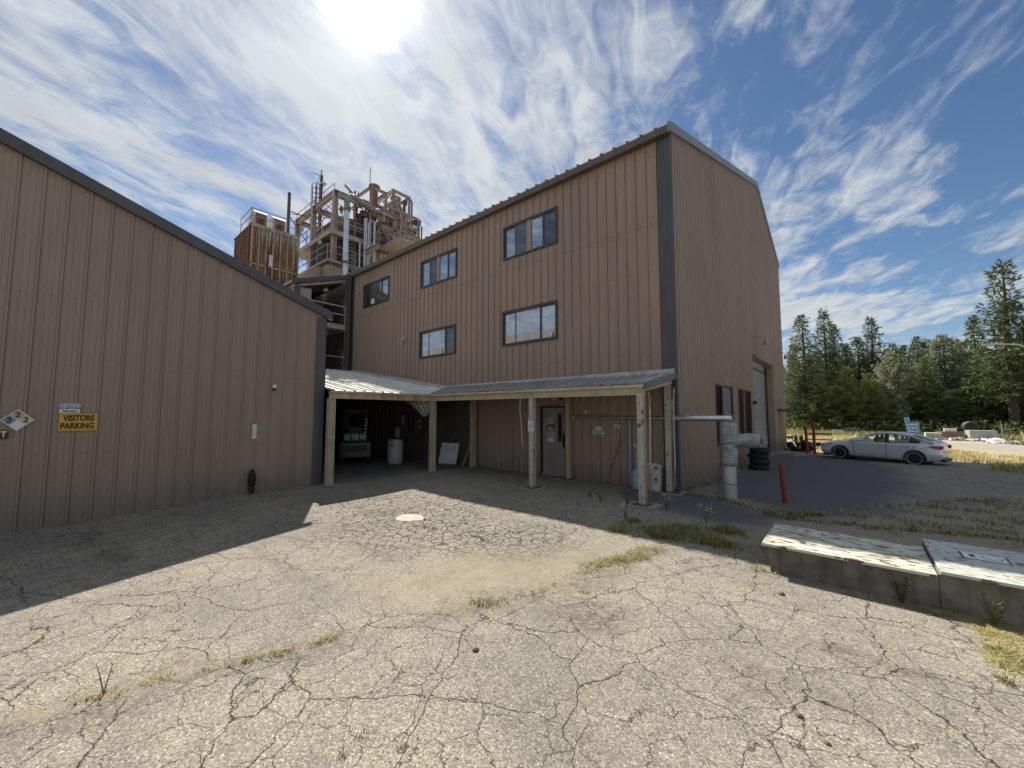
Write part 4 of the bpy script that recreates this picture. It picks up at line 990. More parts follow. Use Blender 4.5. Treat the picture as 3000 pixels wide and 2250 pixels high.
MB().lathe((-15.6, 10.15, .85), [(.1, 0), (.12, .04), (.12, .4), (.05, .48), (.03, .52)], 14).build('bottle', M['palegrey'], bay, smooth=True)

# ------------------------------------------------------------------ industrial plant behind
PL = thing('process_tower', (-28, 14, 0), 'steel processing tower with open frames, decks, railings and cyclones behind the roof', 'industrial tower')
X0 = -26.; Y0 = 11.67
fm = MB()
for x in (-26, -29.4, -32.46):
    for y in (11.67, 16.3): fm.ibeam((x, y, 10.0), (x, y, 17.15), .3, .3, .03)
    fm.ibeam((x, 11.6, 17.0), (x, 16.3, 17.0), .24, .38, .03)
for y in (11.67, 16.3): fm.ibeam((-32.5, y, 17.0), (-25.9, y, 17.0), .24, .38, .03)
fm.build('main_frame', M['steel'], PL)
rail(MB(), [(-26, 11.6, 17.2), (-32.4, 11.6, 17.2)], .42, .015, mids=()).build('top_cable_rail', M['steel_dark'], PL)
dkm = MB().box((-32.3, 11.37, 14.05), (-25.77, 16.3, 14.22)).box((-32.3, 11.3, 13.95), (-25.7, 11.36, 14.27)).box((-25.76, 11.37, 13.955), (-25.70, 16.3, 14.265)); dkm.build('upper_deck', M['steel'], PL)
rail(MB(), [(-32.3, 11.33, 14.22), (-25.73, 11.33, 14.22), (-25.73, 16.3, 14.22)], 1.05, .022, mids=(.5,)).build('upper_railing', M['tan'], PL)
MB().box((-32.0, 11.1, 11.98), (-25.6, 11.9, 12.14)).box((-26.6, 11.9, 11.985), (-25.6, 15.0, 12.135)).build('lower_deck', M['steel'], PL)
rail(MB(), [(-32.0, 11.1, 12.14), (-25.6, 11.1, 12.14), (-25.6, 15.0, 12.14)], .95, .022, mids=(.5,)).build('lower_railing', M['tan'], PL)
mb = MB().lathe((-28.2, 13.3, 10.3), [(2.05, 0), (2.05, 3.55), (1.6, 3.7)], 12); mb.build('clad_tank', M['tankbrown'], PL)
mb = MB()
for k in range(12):
    a = 2*pi*k/12; mb.beam((-28.2+2.07*cos(a), 13.3+2.07*sin(a), 10.3), (-28.2+2.07*cos(a), 13.3+2.07*sin(a), 13.85), .05)
mb.build('tank_ribs', M['steel_dark'], PL)
MB().box((-30.7, 11.9, 10.6), (-29.3, 12.05, 13.4)).build('pale_panel', M['palegrey'], PL)
MB().box((-30.0, 11.89, 10.6), (-29.93, 11.905, 13.4)).build('panel_gap', M['black'], PL)
mb = MB().box((-31.5, 12.5, 14.25), (-28.2, 15.8, 15.9)).prism([(12.45, 15.88), (15.8, 15.88), (15.8, 16.15), (12.45, 16.0)], 'x', -31.6, -28.1); mb.build('control_room', M['steel_dark'], PL)
mb = MB()
for i in range(7): mb.box((-31.4+i*.46, 12.47, 14.3), (-31.25+i*.46, 12.5, 15.8))
mb.build('cladding_strips', M['palegrey'], PL)
MB().box((-27.6, 12.4, 14.25), (-26.2, 15.9, 15.7)).build('machinery_box', M['tankbrown'], PL)
MB().box((-26.0, 10.92, 8.9), (-25.2, 12.12, 11.55)).prism([(10.9, 9.0), (12.12, 9.0), (12.12, 11.55), (10.7, 11.55)], 'x', -27.8, -26.0).build('beige_hopper', M['tan'], PL)
# right platform
MB().box((-26.0, 15.06, 14.02), (-23.27, 16.55, 14.12)).box((-26.0, 14.98, 13.98), (-23.2, 15.05, 14.24)).box((-23.26, 15.06, 13.985), (-23.2, 16.6, 14.235)).build('side_deck', M['steel'], PL)
rail(MB(), [(-26.0, 15.0, 14.15), (-23.22, 15.0, 14.15), (-23.22, 16.5, 14.15)], 1.0, .022, mids=(.5,)).build('side_railing', M['tan'], PL)
mb = MB().ibeam((-27.5, 14.9, 15.9), (-27.5, 18.6, 15.9), .2, .26).ibeam((-26.0, 14.6, 15.95), (-26, 17.6, 15.95), .2, .26).ibeam((-26, 15.1, 15.9), (-24.0, 15.1, 14.3), .12, .16).ibeam((-26, 15.1, 15.9), (-26., 16.4, 14.3), .12, .16)
mb.ibeam((-26, 13.7, 13.9), (-26, 18.5, 13.9), .2, .3).ibeam((-28, 13.7, 13.3), (-24, 13.7, 13.3), .2, .3).ibeam((-26, 16.9, 10), (-26, 16.9, 17.6), .22, .22).ibeam((-26.0, 15.0, 10), (-26, 15.0, 16.9), .2, .2)
mb.build('bracing', M['steel'], PL)
rail(MB(), [(-26.0, 14.3, 16.1), (-26.0, 18.6, 16.1), (-29, 18.6, 16.1)], 1.0, .022, mids=(.5,)).build('mid_railing', M['tan'], PL)
MB().box((-29.5, 14.3, 15.98), (-26.0, 18.7, 16.08)).build('mid_deck', M['steel'], PL)
# upper frames round the cyclones
mb = MB()
def frame(x0, x1, y0, y1, z0, z1, w=.16):
    for x in (x0, x1):
        for y in (y0, y1): mb.ibeam((x, y, z0), (x, y, z1), w, w, .02)
        mb.ibeam((x, y0, z1), (x, y1, z1), w, .2, .02); mb.ibeam((x, y0, (z0+z1)/2), (x, y1, (z0+z1)/2), w, w, .02)
    for y in (y0, y1): mb.ibeam((x0-.1, y, z1), (x1+.1, y, z1), w, .2, .02); mb.ibeam((x0, y, (z0+z1)/2), (x1, y, (z0+z1)/2), w, w, .02)
frame(-31.6, -29.0, 15.95, 17.3, 16.1, 20.5); frame(-31.8, -28.4, 17.6, 19.2, 16.1, 20.7)
mb.beam((-29, 15.95, 18.3), (-29, 17.3, 20.4), .1).beam((-28.4, 17.7, 20.0), (-28.4, 19.1, 17.6), .12, .16).beam((-28.4, 19.2, 18.4), (-28.4, 17.6, 20.6), .1).beam((-31.6, 15.95, 20.4), (-29, 15.95, 18.3), .1)
mb.ibeam((-30.9, 15.6, 20.2), (-30.9, 14.6, 20.8), .12, .14, .02).beam((-28.4, 17.6, 20.7), (-28.4, 16.7, 19.3), .14, .18).beam((-27.0, 17.2, 19.3), (-30.5, 17.2, 19.3), .14, .2)
mb.build('cyclone_frame', M['steel'], PL)
MB().lathe((-29.8, 16.65, 18.0), [(.20, 0), (.30, .5), (.30, 2.9), (.46, 3.05), (.46, 3.18), (.30, 3.2)], 20).build('exhaust_stack', M['rusty'], PL, smooth=True)
cy = MB().lathe((-29.6, 18.6, 17.0), [(.25, -.9), (.62, .6), (.62, 2.8), (.5, 3.0), (.36, 3.05), (.36, 3.75), (.45, 3.78), (.45, 3.9), (.2, 3.9)], 24); cy.build('cyclone', M['rusty'], PL, smooth=True)
cy = MB().lathe((-29.3, 17.5, 16.9), [(.2, -.8), (.45, .3), (.45, 1.9), (.2, 2.05)], 20); cy.build('cyclone', M['rusty'], PL, smooth=True)
mb = MB().tube([(-29, 19.3, 20.3), (-29, 19.34, 20.75), (-29, 19.5, 20.98), (-29, 19.72, 21.0), (-29, 19.88, 20.8), (-29, 19.88, 15)], .075, 12).tube([(-29, 19.1, 20.6), (-29, 19.1, 15.5)], .12, 12)
mb.tube([(-24.3, 16.4, 14.6), (-24.2, 16.8, 15.1), (-24.1, 17.2, 15.3), (-24.1, 17.3, 15.0)], .05, 10).tube([(-24.3, 17.2, 15.0), (-24.1, 17.9, 14.8)], .05, 8)
mb.build('vent_pipes', M['steel_dark'], PL, smooth=True)
MB().tube([(-29, 15.85, 19.0), (-29, 15.8, 22.1)], .03, 8).build('antenna', M['steel_dark'], PL)
# clutter of small process pipes, valves and motors
rng = random.Random(5)
for i in range(68):
    y = rng.uniform(12.6, 19.2); z = rng.uniform(15.8, 17.9); x = rng.uniform(-28.5, -26.2); L_ = rng.uniform(.4, 1.7)
    r = rng.choice((.03, .04, .06)); mb = MB()
    if rng.random() < .6: mb.tube([(x, y, z-L_/2), (x, y, z+L_/2)], r, 7)
    else: mb.tube([(x, y-L_/2, z), (x, y+L_/2, z)], r, 7)
    p = mb.build('process_pipe', M['steel_dark'], PL)
    if rng.random() < .5: MB().lathe((x, y, z+rng.uniform(-.15, .05)), [(r+.05, 0), (r+.09, .05), (r+.09, .16), (r+.04, .2)], 8).build('valve', M['rusty'], p)
for i in range(18):
    y = rng.uniform(17.8, 19.7); z = rng.uniform(15.0, 17.6); MB().tube([(-28.2, y, z), (-28.2+rng.uniform(-.2, .2), y+rng.uniform(-.1, .35), z+rng.uniform(-.05, .5))], .03, 6).build('process_pipe', M['steel_dark'], PL)
for i in range(12):
    y = rng.uniform(12.2, 16.0); MB().tube([(-26.1, y, 12.1), (-26.1, y, rng.uniform(13.2, 14.0))], .03, 6).build('process_pipe', M['steel_dark'], PL)
mb = MB(); rng = random.Random(9)
for i in range(8): mb.lathe((-26.9, 16.5+i*.33, 16.35+.1*(i % 2)), [(.06, 0), (.12, .02), (.12, .2), (.06, .24)], 10, 'x')
mb.build('motors', M['black'], PL)
for (y, z, r_, l_) in ((14.6, 16.55, .32, 1.3), (16.3, 16.6, .28, 1.0), (17.9, 16.4, .35, 1.2)):
    MB().lathe((-27.6, y, z), [(r_*.5, -l_/2), (r_, -l_/2+.15), (r_, l_/2-.15), (r_*.5, l_/2)], 16, 'y').build('vessel', M['rusty'], PL, smooth=True)
mb = MB(); rng = random.Random(31)
for i in range(34):
    y = rng.uniform(12.4, 18.8); z = rng.uniform(14.4, 17.6); q = rng.uniform(.15, .5); x = rng.uniform(-28.2, -26.6)
    MB().box((x, y, z), (x+q, y+q, z+q*rng.uniform(.6, 1.6))).build('equipment_box', M['steel_dark'], PL)
mb = MB()
for z, ya in ((15.2, 12.0), (16.9, 14.6), (17.8, 15.6)): mb.ibeam((-26.2, ya, z), (-26.2, 18.6, z), .12, .18, .02)
for y in (13.2, 14.4, 15.6, 17.6, 18.7): mb.ibeam((-26.3, y, 14.2), (-26.3, y, 17.9), .12, .12, .02)
for y0, y1 in ((12.2, 13.2), (14.4, 15.6), (16.6, 17.6)): mb.beam((-26.25, y0, 15.2), (-26.25, y1, 16.9), .07)
mb.build('secondary_frame', M['steel'], PL)
mb = MB()
for k in range(9): mb.beam((-31+k*.5, 11.7, 17.05), (-31+k*.5, 12.2+.1*k, 16.6), .03)
for a, b in (((-32.4, 11.7, 16.3), (-29.6, 11.7, 16.9)), ((-29.3, 11.8, 16.2), (-27.0, 11.8, 16.55)), ((-31.8, 11.6, 15.4), (-31.2, 11.6, 16.7))): mb.tube([a, b], .03, 6)
mb.build('conduits', M['steel_dark'], PL)
MB().lathe((-31.35, 11.6, 15.9), [(.1, 0), (.14, .1), (.1, .35), (.04, .42)], 10).lathe((-31.4, 11.4, 14.6), [(.1, 0), (.13, .1), (.1, .3), (.04, .34)], 10).lathe((-27.2, 11.3, 13.55), [(.15, 0), (.16, .1), (.12, .28), (.04, .34)], 12).build('lamp_heads', M['galv'], PL)
# caged ladder
mb = MB(); lx, ly = -25.6, 12.6
for dz in range(8): mb.tube([(lx+.1+.32*cos(a), ly+.3*sin(a), 11.9+.25*dz) for a in [k*pi/6 for k in range(13)]], .014, 5)
for a in range(0, 360, 45): mb.beam((lx+.1+.32*cos(RAD(a)), ly+.3*sin(RAD(a)), 11.3), (lx+.1+.32*cos(RAD(a)), ly+.3*sin(RAD(a)), 13.0), .02)
mb.build('ladder_cage', M['tan'], PL)
# antenna mast with caged ladder
AM = thing('antenna_mast', (-34.6, 14.2, 17), 'slender ladder mast with an antenna bar above the tower frame', 'mast')
mb = MB(); mb.ibeam((-33.95, 14, 16.5), (-33.95, 14, 22.6), .22, .16, .03).beam((-35.0, 14, 16.5), (-34.9, 14, 22.0), .08).build('mast_column', M['steel_dark'], AM)
mb = MB()
for dz in range(9): z = 18.4+dz*.45; mb.tube([(-34.85+.42*cos(a)*1.25, 14+.4*sin(a), z) for a in [k*pi/7 for k in range(15)]], .02, 5)
for a in range(0, 360, 40): mb.beam((-34.85+.52*cos(RAD(a)), 14+.4*sin(RAD(a)), 18.4), (-34.85+.52*cos(RAD(a)), 14+.4*sin(RAD(a)), 22.0), .03)
for dz in range(14): mb.beam((-35.05, 14, 18.2+dz*.3), (-34.7, 14, 18.2+dz*.3), .03)
mb.build('ladder_cage', M['steel_dark'], AM)
mb = MB(); mb.beam((-35.7, 14, 23.5), (-33.9, 14, 22.5), .06).beam((-34.0, 14, 22.5), (-34.0, 14, 23.1), .1).beam((-34.9, 14, 22.0), (-34.4, 14, 22.75), .05).beam((-34.4, 14, 22.75), (-34.0, 14, 22.6), .05).box((-34.3, 13.9, 21.75), (-33.6, 14.3, 21.87))
for k in range(4): mb.beam((-35.5+k*.35, 13.7, 23.4-k*.19), (-35.5+k*.35, 14.3, 23.4-k*.19), .02)
mb.build('antenna', M['galv'], AM)
# exhaust pole
EP = thing('exhaust_pole', (-29, 9.83, 10), 'tall dark exhaust pipe standing behind the two roof units', 'exhaust pipe')
MB().tube([(-29, 9.83, 9.5), (-29, 9.83, 17.3)], .10, 14).build('pipe', M['steel_dark'], EP, smooth=True)
MB().beam((-29, 9.9, 16.0), (-31.5, 12.2, 17.2), .06).beam((-29, 9.9, 15.6), (-30.5, 11.6, 14.9), .04).beam((-29, 9.9, 15.8), (-26.2, 11.6, 15.2), .03).build('stay', M['steel_dark'], EP)
# big silver duct with gooseneck
DU = thing('gooseneck_duct', (-24.2, 11.64, 9.0), 'large silver vertical duct with a grey gooseneck reaching over the tower', 'duct')
MB().tube([(-24.2, 11.66, 8.9), (-24.2, 11.64, 15.05)], .165, 22).build('silver_duct', M['ductblue'], DU, smooth=True)
mb = MB()
for z in (11.55, 15.05): mb.tube([(-24.2, 11.65, z), (-24.2, 11.65, z+.14)], .225, 18)
mb.build('collars', M['rusty'], DU)
pts = [(-24.2, 11.63, 15.1), (-24.2, 11.65, 15.6), (-24.22, 11.72, 15.95), (-24.25, 11.9, 16.18), (-24.3, 12.12, 16.24), (-24.4, 12.5, 16.2)]
pts += [(-24.5-.1*k, 12.5+.27*k, 16.2+.03*k) for k in range(1, 7)]+[(-25.2, 14.45, 16.5), (-25.3, 14.8, 16.45), (-25.35, 14.98, 16.2), (-25.35, 15.0, 15.9)]
MB().tube(pts, [.155]*5+[.165]*(len(pts)-5), 18).build('gooseneck', M['ductgrey'], DU, smooth=True)
mb = MB()
for k in range(3, len(pts)-1): mb.tube([Vector(pts[k]), Vector(pts[k])+(Vector(pts[k+1])-Vector(pts[k])).normalized()*.03], .18, 18)
mb.build('duct_seams', M['ductgrey'], DU)
IP = thing('insulated_pipes', (-25.5, 13.9, 10), 'bundle of bright insulated vertical pipes in front of the tower', 'pipe bundle')
for (y, z0, z1, r) in ((13.24, 10.2, 13.85, .055), (13.58, 10.4, 15.73, .055), (13.70, 10.5, 15.78, .05), (13.86, 12.2, 15.5, .06), (14.0, 10.8, 15.8, .045), (14.31, 10.9, 15.75, .085)):
    MB().tube([(-25.45, y, z0), (-25.45, y, z1)], r, 12).build('pipe', M['ductblue'], IP, smooth=True)
# rusted panel house with two units on its roof
SI = thing('rusted_plant_house', (-26, 7.7, 8), 'rust streaked panel-clad plant house behind the left building', 'plant house')
MB().box((-27.6, 6.52, 8.0), (-24.52, 8.9, 12.35)).build('core', M['silo_side'], SI)
mb = MB()
for i in range(12):
    y0 = 6.5+i*.2; mb.add([(-24.52, y0, 8.2), (-24.46, y0+.05, 8.2), (-24.46, y0+.15, 8.2), (-24.52, y0+.2, 8.2), (-24.52, y0, 12.3), (-24.46, y0+.05, 12.3), (-24.46, y0+.15, 12.3), (-24.52, y0+.2, 12.3)], [(0, 1, 5, 4), (1, 2, 6, 5), (2, 3, 7, 6)])
mb.build('front_panels', M['silo'], SI)
mb = MB()
for y in (6.5, 6.86, 7.22, 7.55, 7.92, 8.3, 8.66, 8.9): mb.box((-24.46, y-.025, 8.2), (-24.40, y+.025, 12.3))
mb.box((-24.45, 6.45, 12.22), (-24.38, 8.95, 12.42)).box((-24.44, 6.45, 10.1), (-24.40, 8.95, 10.17)); mb.build('frame_bars', M['post_rust'], SI)
mb = MB()
for i in range(8): mb.box((-24.9-i*.36, 6.42, 8.0), (-24.78-i*.36, 6.52, 12.3))
mb.build('side_ribs', M['silo_side'], SI)
MB().prism([(-27.6, 12.3), (-27.6, 8.0), (-29.0, 8.0), (-28.3, 10.8)], 'y', 6.55, 8.8).build('rear_slope', M['silo_side'], SI)
MB().box((-24.40, 7.36, 10.2), (-24.38, 7.55, 10.85)).build('patch_panel', M['ductblue'], SI)
rail(MB(), [(-26.4, 6.45, 12.4), (-24.42, 6.45, 12.4), (-24.42, 8.95, 12.4)], .85, .018, mids=(.5,)).build('roof_railing', M['tan'], SI)
MB().box((-27.6, 6.42, 12.30), (-24.4, 8.95, 12.38)).build('roof_deck', M['rustplate'], SI)
for i, y in enumerate((6.62, 7.58)):
    t = thing('roof_unit', (-25.1, y+.35, 12.38), ('left' if i == 0 else 'right')+' one of two rusty louvred fan units on the rusted plant house', 'fan unit', 'fan units on the plant house roof')
    MB().prism([(-24.75, 12.38), (-24.75, 13.25), (-24.85, 13.32), (-25.5, 13.32), (-25.7, 12.38)], 'y', y, y+.68).build('casing', M['whiteworn'], t)
    MB().box((-24.745, y+.1, 12.5), (-24.73, y+.62, 13.2)).build('grille', M['rusty'], t); MB().box((-24.73, y+.25, 12.5), (-24.72, y+.5, 12.95)).build('opening', M['rustplate'], t)

# ------------------------------------------------------------------ service vaults with metal lids (front right)
ang = RAD(2.5)
def vault(name, x0, x1, y0, y1, h, lidm, lb, tilt=0):
    t = thing(name, ((x0+x1)/2, (y0+y1)/2, 0), lb, 'utility vault', 'concrete vaults with metal lids')
    mb = MB(); mb.box((x0+(.07 if x0 < 0 else -.010), 5.975, -.1), (x1-.0, y1-.04, h-.03)); mb.build('concrete_wall', M['concrete_old'], t, bevel=.008)
    mb = MB(); n = 16
    mb.prism([(y0, h-.02), (y1, h-.02+tilt), (y1, h+.012+tilt), (y0, h+.012)], 'x', x0, x1-.012)
    mb.build('metal_lid', lidm, t, bevel=.004)
    return t
v1 = vault('utility_vault', -.93, .60, 5.90, 7.02, .35, M['lid'], 'low concrete vault with chipped cream lid, left of the pair at right')
v2 = vault('utility_vault', .612, 2.6, 5.93, 7.30, .385, M['lid2'], 'low concrete vault with pale green lid, cut off by the right edge')
for v in (v1, v2): v.rotation_euler = (0, 0, 0)
MB().box((-.60, 5.99, .3625), (-.15, 6.14, .367)).build('label_plate', M['signwhite'], v1)
MB().box((-.54, 6.035, .367), (-.21, 6.06, .3676)).build('label_stripe', M['palegrey'], v1)
MB().box((-.57, 6.105, .367), (-.18, 6.125, .3676)).build('label_stripe', M['signfadedblue'], v1)
MB().box((-.46, 6.19, .3623), (-.12, 6.23, .3632)).build('old_glue', worn('glue_stain', (.36, .24, .13), .6, 0, .3, 20), v1)
MB().box((.88, 6.66, .398), (1.20, 6.90, .402)).build('label_plate', M['signwhite'], v2); MB().box((.86, 6.64, .3972), (1.22, 6.92, .3978)).build('label_border', M['signbrown'], v2)
o = MB().lathe((1.10, 6.78, .402), [(.001, 0), (.075, 0), (.075, .001)], 20).build('label_ring', M['signbrown'], v2); MB().lathe((1.10, 6.78, .4035), [(.001, 0), (.066, 0), (.066, .001)], 20).build('label_disc', M['signwhite'], v2)
MB().box((.93, 6.72, .402), (.97, 6.84, .4026)).build('label_stripe', M['signbrown'], v2)
MB().box((1.25, 6.66, .3972), (1.48, 6.80, .3982)).build('old_glue', worn('glue_stain_dark', (.22, .14, .09), .6, 0, .5, 25), v2)

# ------------------------------------------------------------------ red bollards, tyres, clutter on the drive
def bollard(x, y, h, r, lean, lb, name='red_post'):
    z = gz(x, y); t = MB(); n = 8
    t.tube([(x, y, z-.05), (x+lean[0], y+lean[1], z+h)], r, 10)
    return tag(t.build(name, M['red']), lb, 'post', 'red steel posts')
bollard(-1.20, 10.73, .86, .052, (-.05, .0), 'nearest red steel post, alone on the driveway')
bollard(-1.98, 28.0, 1.55, .075, (-.02, 0), 'shorter of the two far red posts beyond the roller door')
bollard(-1.66, 28.3, 1.80, .075, (.0, 0), 'taller of the two far red posts beyond the roller door')
for i, (dx, dy) in enumerate(((0, 0), (.03, -.02), (-.02, .02), (.05, .0))):
    x, y = -2.68+dx, 17.2+dy; z = gz(x, y)+i*.2
    mb = MB().lathe((x, y, z), [(.20, .02), (.30, 0), (.345, .05), (.345, .15), (.30, .198), (.20, .18), (.19, .1), (.20, .02)], 28)
    tag(mb.build('tyre', M['rubber'], smooth=True), ['black tyre at the bottom of the stack by the roller door', 'black tyre second from the bottom of the stack by the roller door', 'black tyre second from the top of the stack by the roller door', 'black tyre on top of the stack by the roller door'][i], 'tyre', 'tyres stacked by the wall')
# engine pile
t = thing('engine_pile', (-2.2, 30.9, gz(-2, 31)), 'heap of greasy engine parts and hoses near the far red posts', 'scrap pile'); rng = random.Random(3)
mb = MB()
for i in range(26):
    a = rng.uniform(0, 6.28); r = rng.uniform(0, .75); mb.obox((-2.2+r*cos(a)*1.6, 30.9+r*sin(a)*.6, gz(-2, 31)+rng.uniform(.1, .65)*(1-r*.6)), (rng.uniform(.15, .5), rng.uniform(.1, .4), rng.uniform(.1, .35)), Matrix.Rotation(rng.uniform(0, 3), 3, Vector((rng.random(), rng.random(), 1)).normalized()))
mb.build('engine_block', M['black'], t, bevel=.02)
mb = MB()
for i in range(9):
    a = rng.uniform(0, 6.28); c = (-2.2+rng.uniform(-1.1, 1.1), 30.9+rng.uniform(-.3, .3), gz(-2, 31)+rng.uniform(.2, .8)); mb.tube([c, (c[0]+.2*cos(a), c[1]+.1, c[2]+.1), (c[0]+.4*cos(a), c[1]+.2*sin(a), c[2]-.1)], .035, 7)
mb.build('hose', M['galv'], t); MB().lathe((-3.1, 30.9, gz(-2, 31)), [(.18, 0), (.2, .1), (.18, .3), (.1, .35)], 14).build('canister', M['bluegrey'], t, smooth=True)
# axle frames
t = thing('axle_frame', (-4.2, 42, gz(-4, 42)), 'rusty axle with a small wheel beside the building corner', 'axle'); z = gz(-4, 42)
MB().beam((-6, 42.3, z+.5), (-3.9, 41.8, z+.45), .12, .25).build('beam', M['rustplate'], t)
MB().lathe((-3.78, 41.5, z+.36), [(.2, 0), (.36, .02), (.36, .2), (.2, .22)], 20, 'x').build('wheel', M['rubber'], t, smooth=True)
t = thing('trailer_frame', (-2.6, 42.5, gz(-3, 42)), 'low rusty trailer frame with one wheel in the dry grass', 'trailer'); z = gz(-3, 42)
MB().beam((-3.0, 42, z+.75), (-1.3, 42, z+.75), .06, .1).beam((-3.0, 43.4, z+.8), (-1.3, 43.4, z+.8), .06, .1).beam((-3.0, 42, z+.35), (-1.3, 42, z+.35), .06, .1).beam((-1.3, 42, z+.3), (-1.3, 43.4, z+.8), .06).beam((-3, 42, z+.3), (-2.9, 43.4, z+.9), .06).build('frame', M['rustplate'], t)
MB().lathe((-3.45, 41.8, z+.36), [(.2, 0), (.38, .02), (.38, .24), (.2, .26)], 20, 'x').build('wheel', M['rubber'], t, smooth=True)
tag(MB().beam((-4.67, 49.8, gz(-4.6, 50)-.1), (-4.67, 49.8, gz(-4.6, 50)+1.0), .2).build('wood_stub', worn('pale_wood', (.55, .42, .25), .8)), 'short pale wooden post near the tree line at the building corner', 'post')  # pale wood colour
# ------------------------------------------------------------------ silver car
def build_car():
    CR = thing('parked_car', (.98, 25.62, gz(.98, 25.62)-.02), 'silver four-door sedan with black wheels parked past the roller door', 'car')
    f = Vector((-.959, .282, 0)).normalized(); CR.rotation_euler = (0, 0, atan2(f.y, f.x))
    CR.scale = (.955, .955, .955); CR.rotation_euler[1] = -.016
    # local: +x front, y across, z up
    paint, nt, b, N, L = newmat('silver_car_paint')
    b.inputs['Base Color'].default_value = (.66, .70, .78, 1); b.inputs['Metallic'].default_value = .35; b.inputs['Roughness'].default_value = .30; b.inputs['Coat Weight'].default_value = .5; b.inputs['Coat Roughness'].default_value = .12
    glass, nt, b2, N, L = newmat('car_glass')
    tr = N('ShaderNodeBsdfTransparent'); tr.inputs[0].default_value = (.9, .95, .9, 1); gl = N('ShaderNodeBsdfGlossy'); gl.inputs['Roughness'].default_value = .03
    mx = N('ShaderNodeMixShader'); mx.inputs[0].default_value = .12; L(tr.outputs[0], mx.inputs[1]); L(gl.outputs[0], mx.inputs[2]); L(mx.outputs[0], nt.nodes['Material Output'].inputs[0])
    WB = 1.37; R = .325
    # stations: x, z_bottom, z_shoulder, z_top(deck), half width at bottom/mid/shoulder/deck edge
    st = [(2.28, .34, .52, .62, .50, .60, .58, .50), (2.22, .24, .55, .70, .66, .74, .70, .60), (2.05, .19, .62, .78, .76, .83, .79, .68), (1.75, .18, .70, .86, .82, .88, .84, .72), (1.37, .18, .76, .92, .84, .90, .86, .74), (1.0, .18, .82, .97, .84, .90, .87, .76), (.75, .18, .86, 1.0, .84, .90, .87, .78),
          (.3, .18, .89, .99, .84, .90, .88, .81), (-.3, .18, .92, 1.01, .84, .90, .88, .81), (-.9, .18, .95, 1.04, .84, .90, .88, .80), (-1.37, .18, .97, 1.07, .84, .90, .87, .78), (-1.75, .20, .96, 1.08, .82, .88, .85, .72), (-2.05, .24, .92, 1.08, .78, .85, .82, .68), (-2.17, .30, .86, 1.04, .72, .80, .77, .62), (-2.22, .42, .72, .92, .60, .72, .68, .50)]
    mb = MB(); rows = []
    for (x, zb, zs, zt, wb, wm, ws, wd) in st:
        pr = [(0, zb), (wb*.9, zb), (wb, zb+.05), (wm*.985, zb+.18), (wm, zb+(zs-zb)*.45), (wm*.985, zb+(zs-zb)*.62), (ws, zs), (wd, zt), (wd*.5, zt+.03), (0, zt+.04)]
        rows.append([(x, -p[0], p[1]) for p in pr]+[(x, p[0], p[1]) for p in reversed(pr[1:-1])])
    n = len(rows[0]); mb.add([p for r in rows for p in r], [(i*n+k, i*n+(k+1) % n, (i+1)*n+(k+1) % n, (i+1)*n+k) for i in range(len(rows)-1) for k in range(n)]+[tuple(range(n)), tuple((len(rows)-1)*n+k for k in range(n-1, -1, -1))])
    body = mb.build('body', paint, CR, local=True, smooth=True)
    sub = body.modifiers.new('s', 'SUBSURF'); sub.levels = sub.render_levels = 2
    cut = MB()
    for x in (WB, -WB):
        cut.lathe((x, -1.1, R), [(R+.075, 0), (R+.075, .45)], 32, 'y'); cut.lathe((x, .65, R), [(R+.075, 0), (R+.075, .45)], 32, 'y')
    cob = cut.build('cutter', paint); cob.parent = CR; cob.location = (0, 0, 0)
    # rebuild cutter vertices in local coordinates
    for v, s_ in zip(cob.data.vertices, cut.v): v.co = s_
    bo = body.modifiers.new('b', 'BOOLEAN'); bo.operation = 'DIFFERENCE'; bo.object = cob; bo.solver = 'MANIFOLD'
    bpy.context.view_layer.update(); dg = bpy.context.evaluated_depsgraph_get()
    me = bpy.data.meshes.new_from_object(body.evaluated_get(dg)); body.modifiers.clear(); body.data = me; me.name = 'body'
    me.shade_smooth(); 
    try: me.set_sharp_from_angle(angle=RAD(40))
    except Exception: pass
    bpy.data.objects.remove(cob)
    # roof and pillars
    roofp = [(.95, .98), (.55, 1.20), (.15, 1.36), (-.25, 1.425), (-.75, 1.42), (-1.2, 1.34), (-1.6, 1.20), (-1.95, 1.09)]
    def hw(z): return .80-(z-1.0)*.62
    rb = MB(); top = []
    for i in range(2, 6):
        x, z = roofp[i]; w = hw(z); top.append([(x, -w, z-.02), (x, -w*.8, z+.01), (x, 0, z+.03), (x, w*.8, z+.01), (x, w, z-.02)])
    # front and rear edges of the roof skin
    vv = [p for r in top for p in r]; rb.add(vv, [(i*5+k, i*5+k+1, (i+1)*5+k+1, (i+1)*5+k) for i in range(3) for k in range(4)])
    for s_ in (-1, 1):
        def P(x, z, dw=0.): return (x, s_*(hw(z)+dw), z)
        # roof rail, A pillar, C pillar as swept strips
        rb.tube([P(1.02, .97, .0), P(.55, 1.185), P(.15, 1.345), P(-.25, 1.405), P(-.75, 1.40), P(-1.2, 1.32), P(-1.6, 1.18), P(-1.98, 1.06)], [.035, .035, .035, .035, .035, .045, .06, .06], 8)
        # rear quarter
        rb.add([P(-1.28, 1.28, .012), P(-1.72, 1.10, .012), P(-1.95, 1.08, .0), P(-1.9, 1.02, .02), P(-1.55, 1.03, .03), P(-1.42, 1.10, .02)], [(0, 1, 4, 5), (1, 2, 3, 4)])
    ro = rb.build('roof', paint, CR, local=True, smooth=True); ro.modifiers.new('t', 'SOLIDIFY').thickness = .015
    pb = MB()
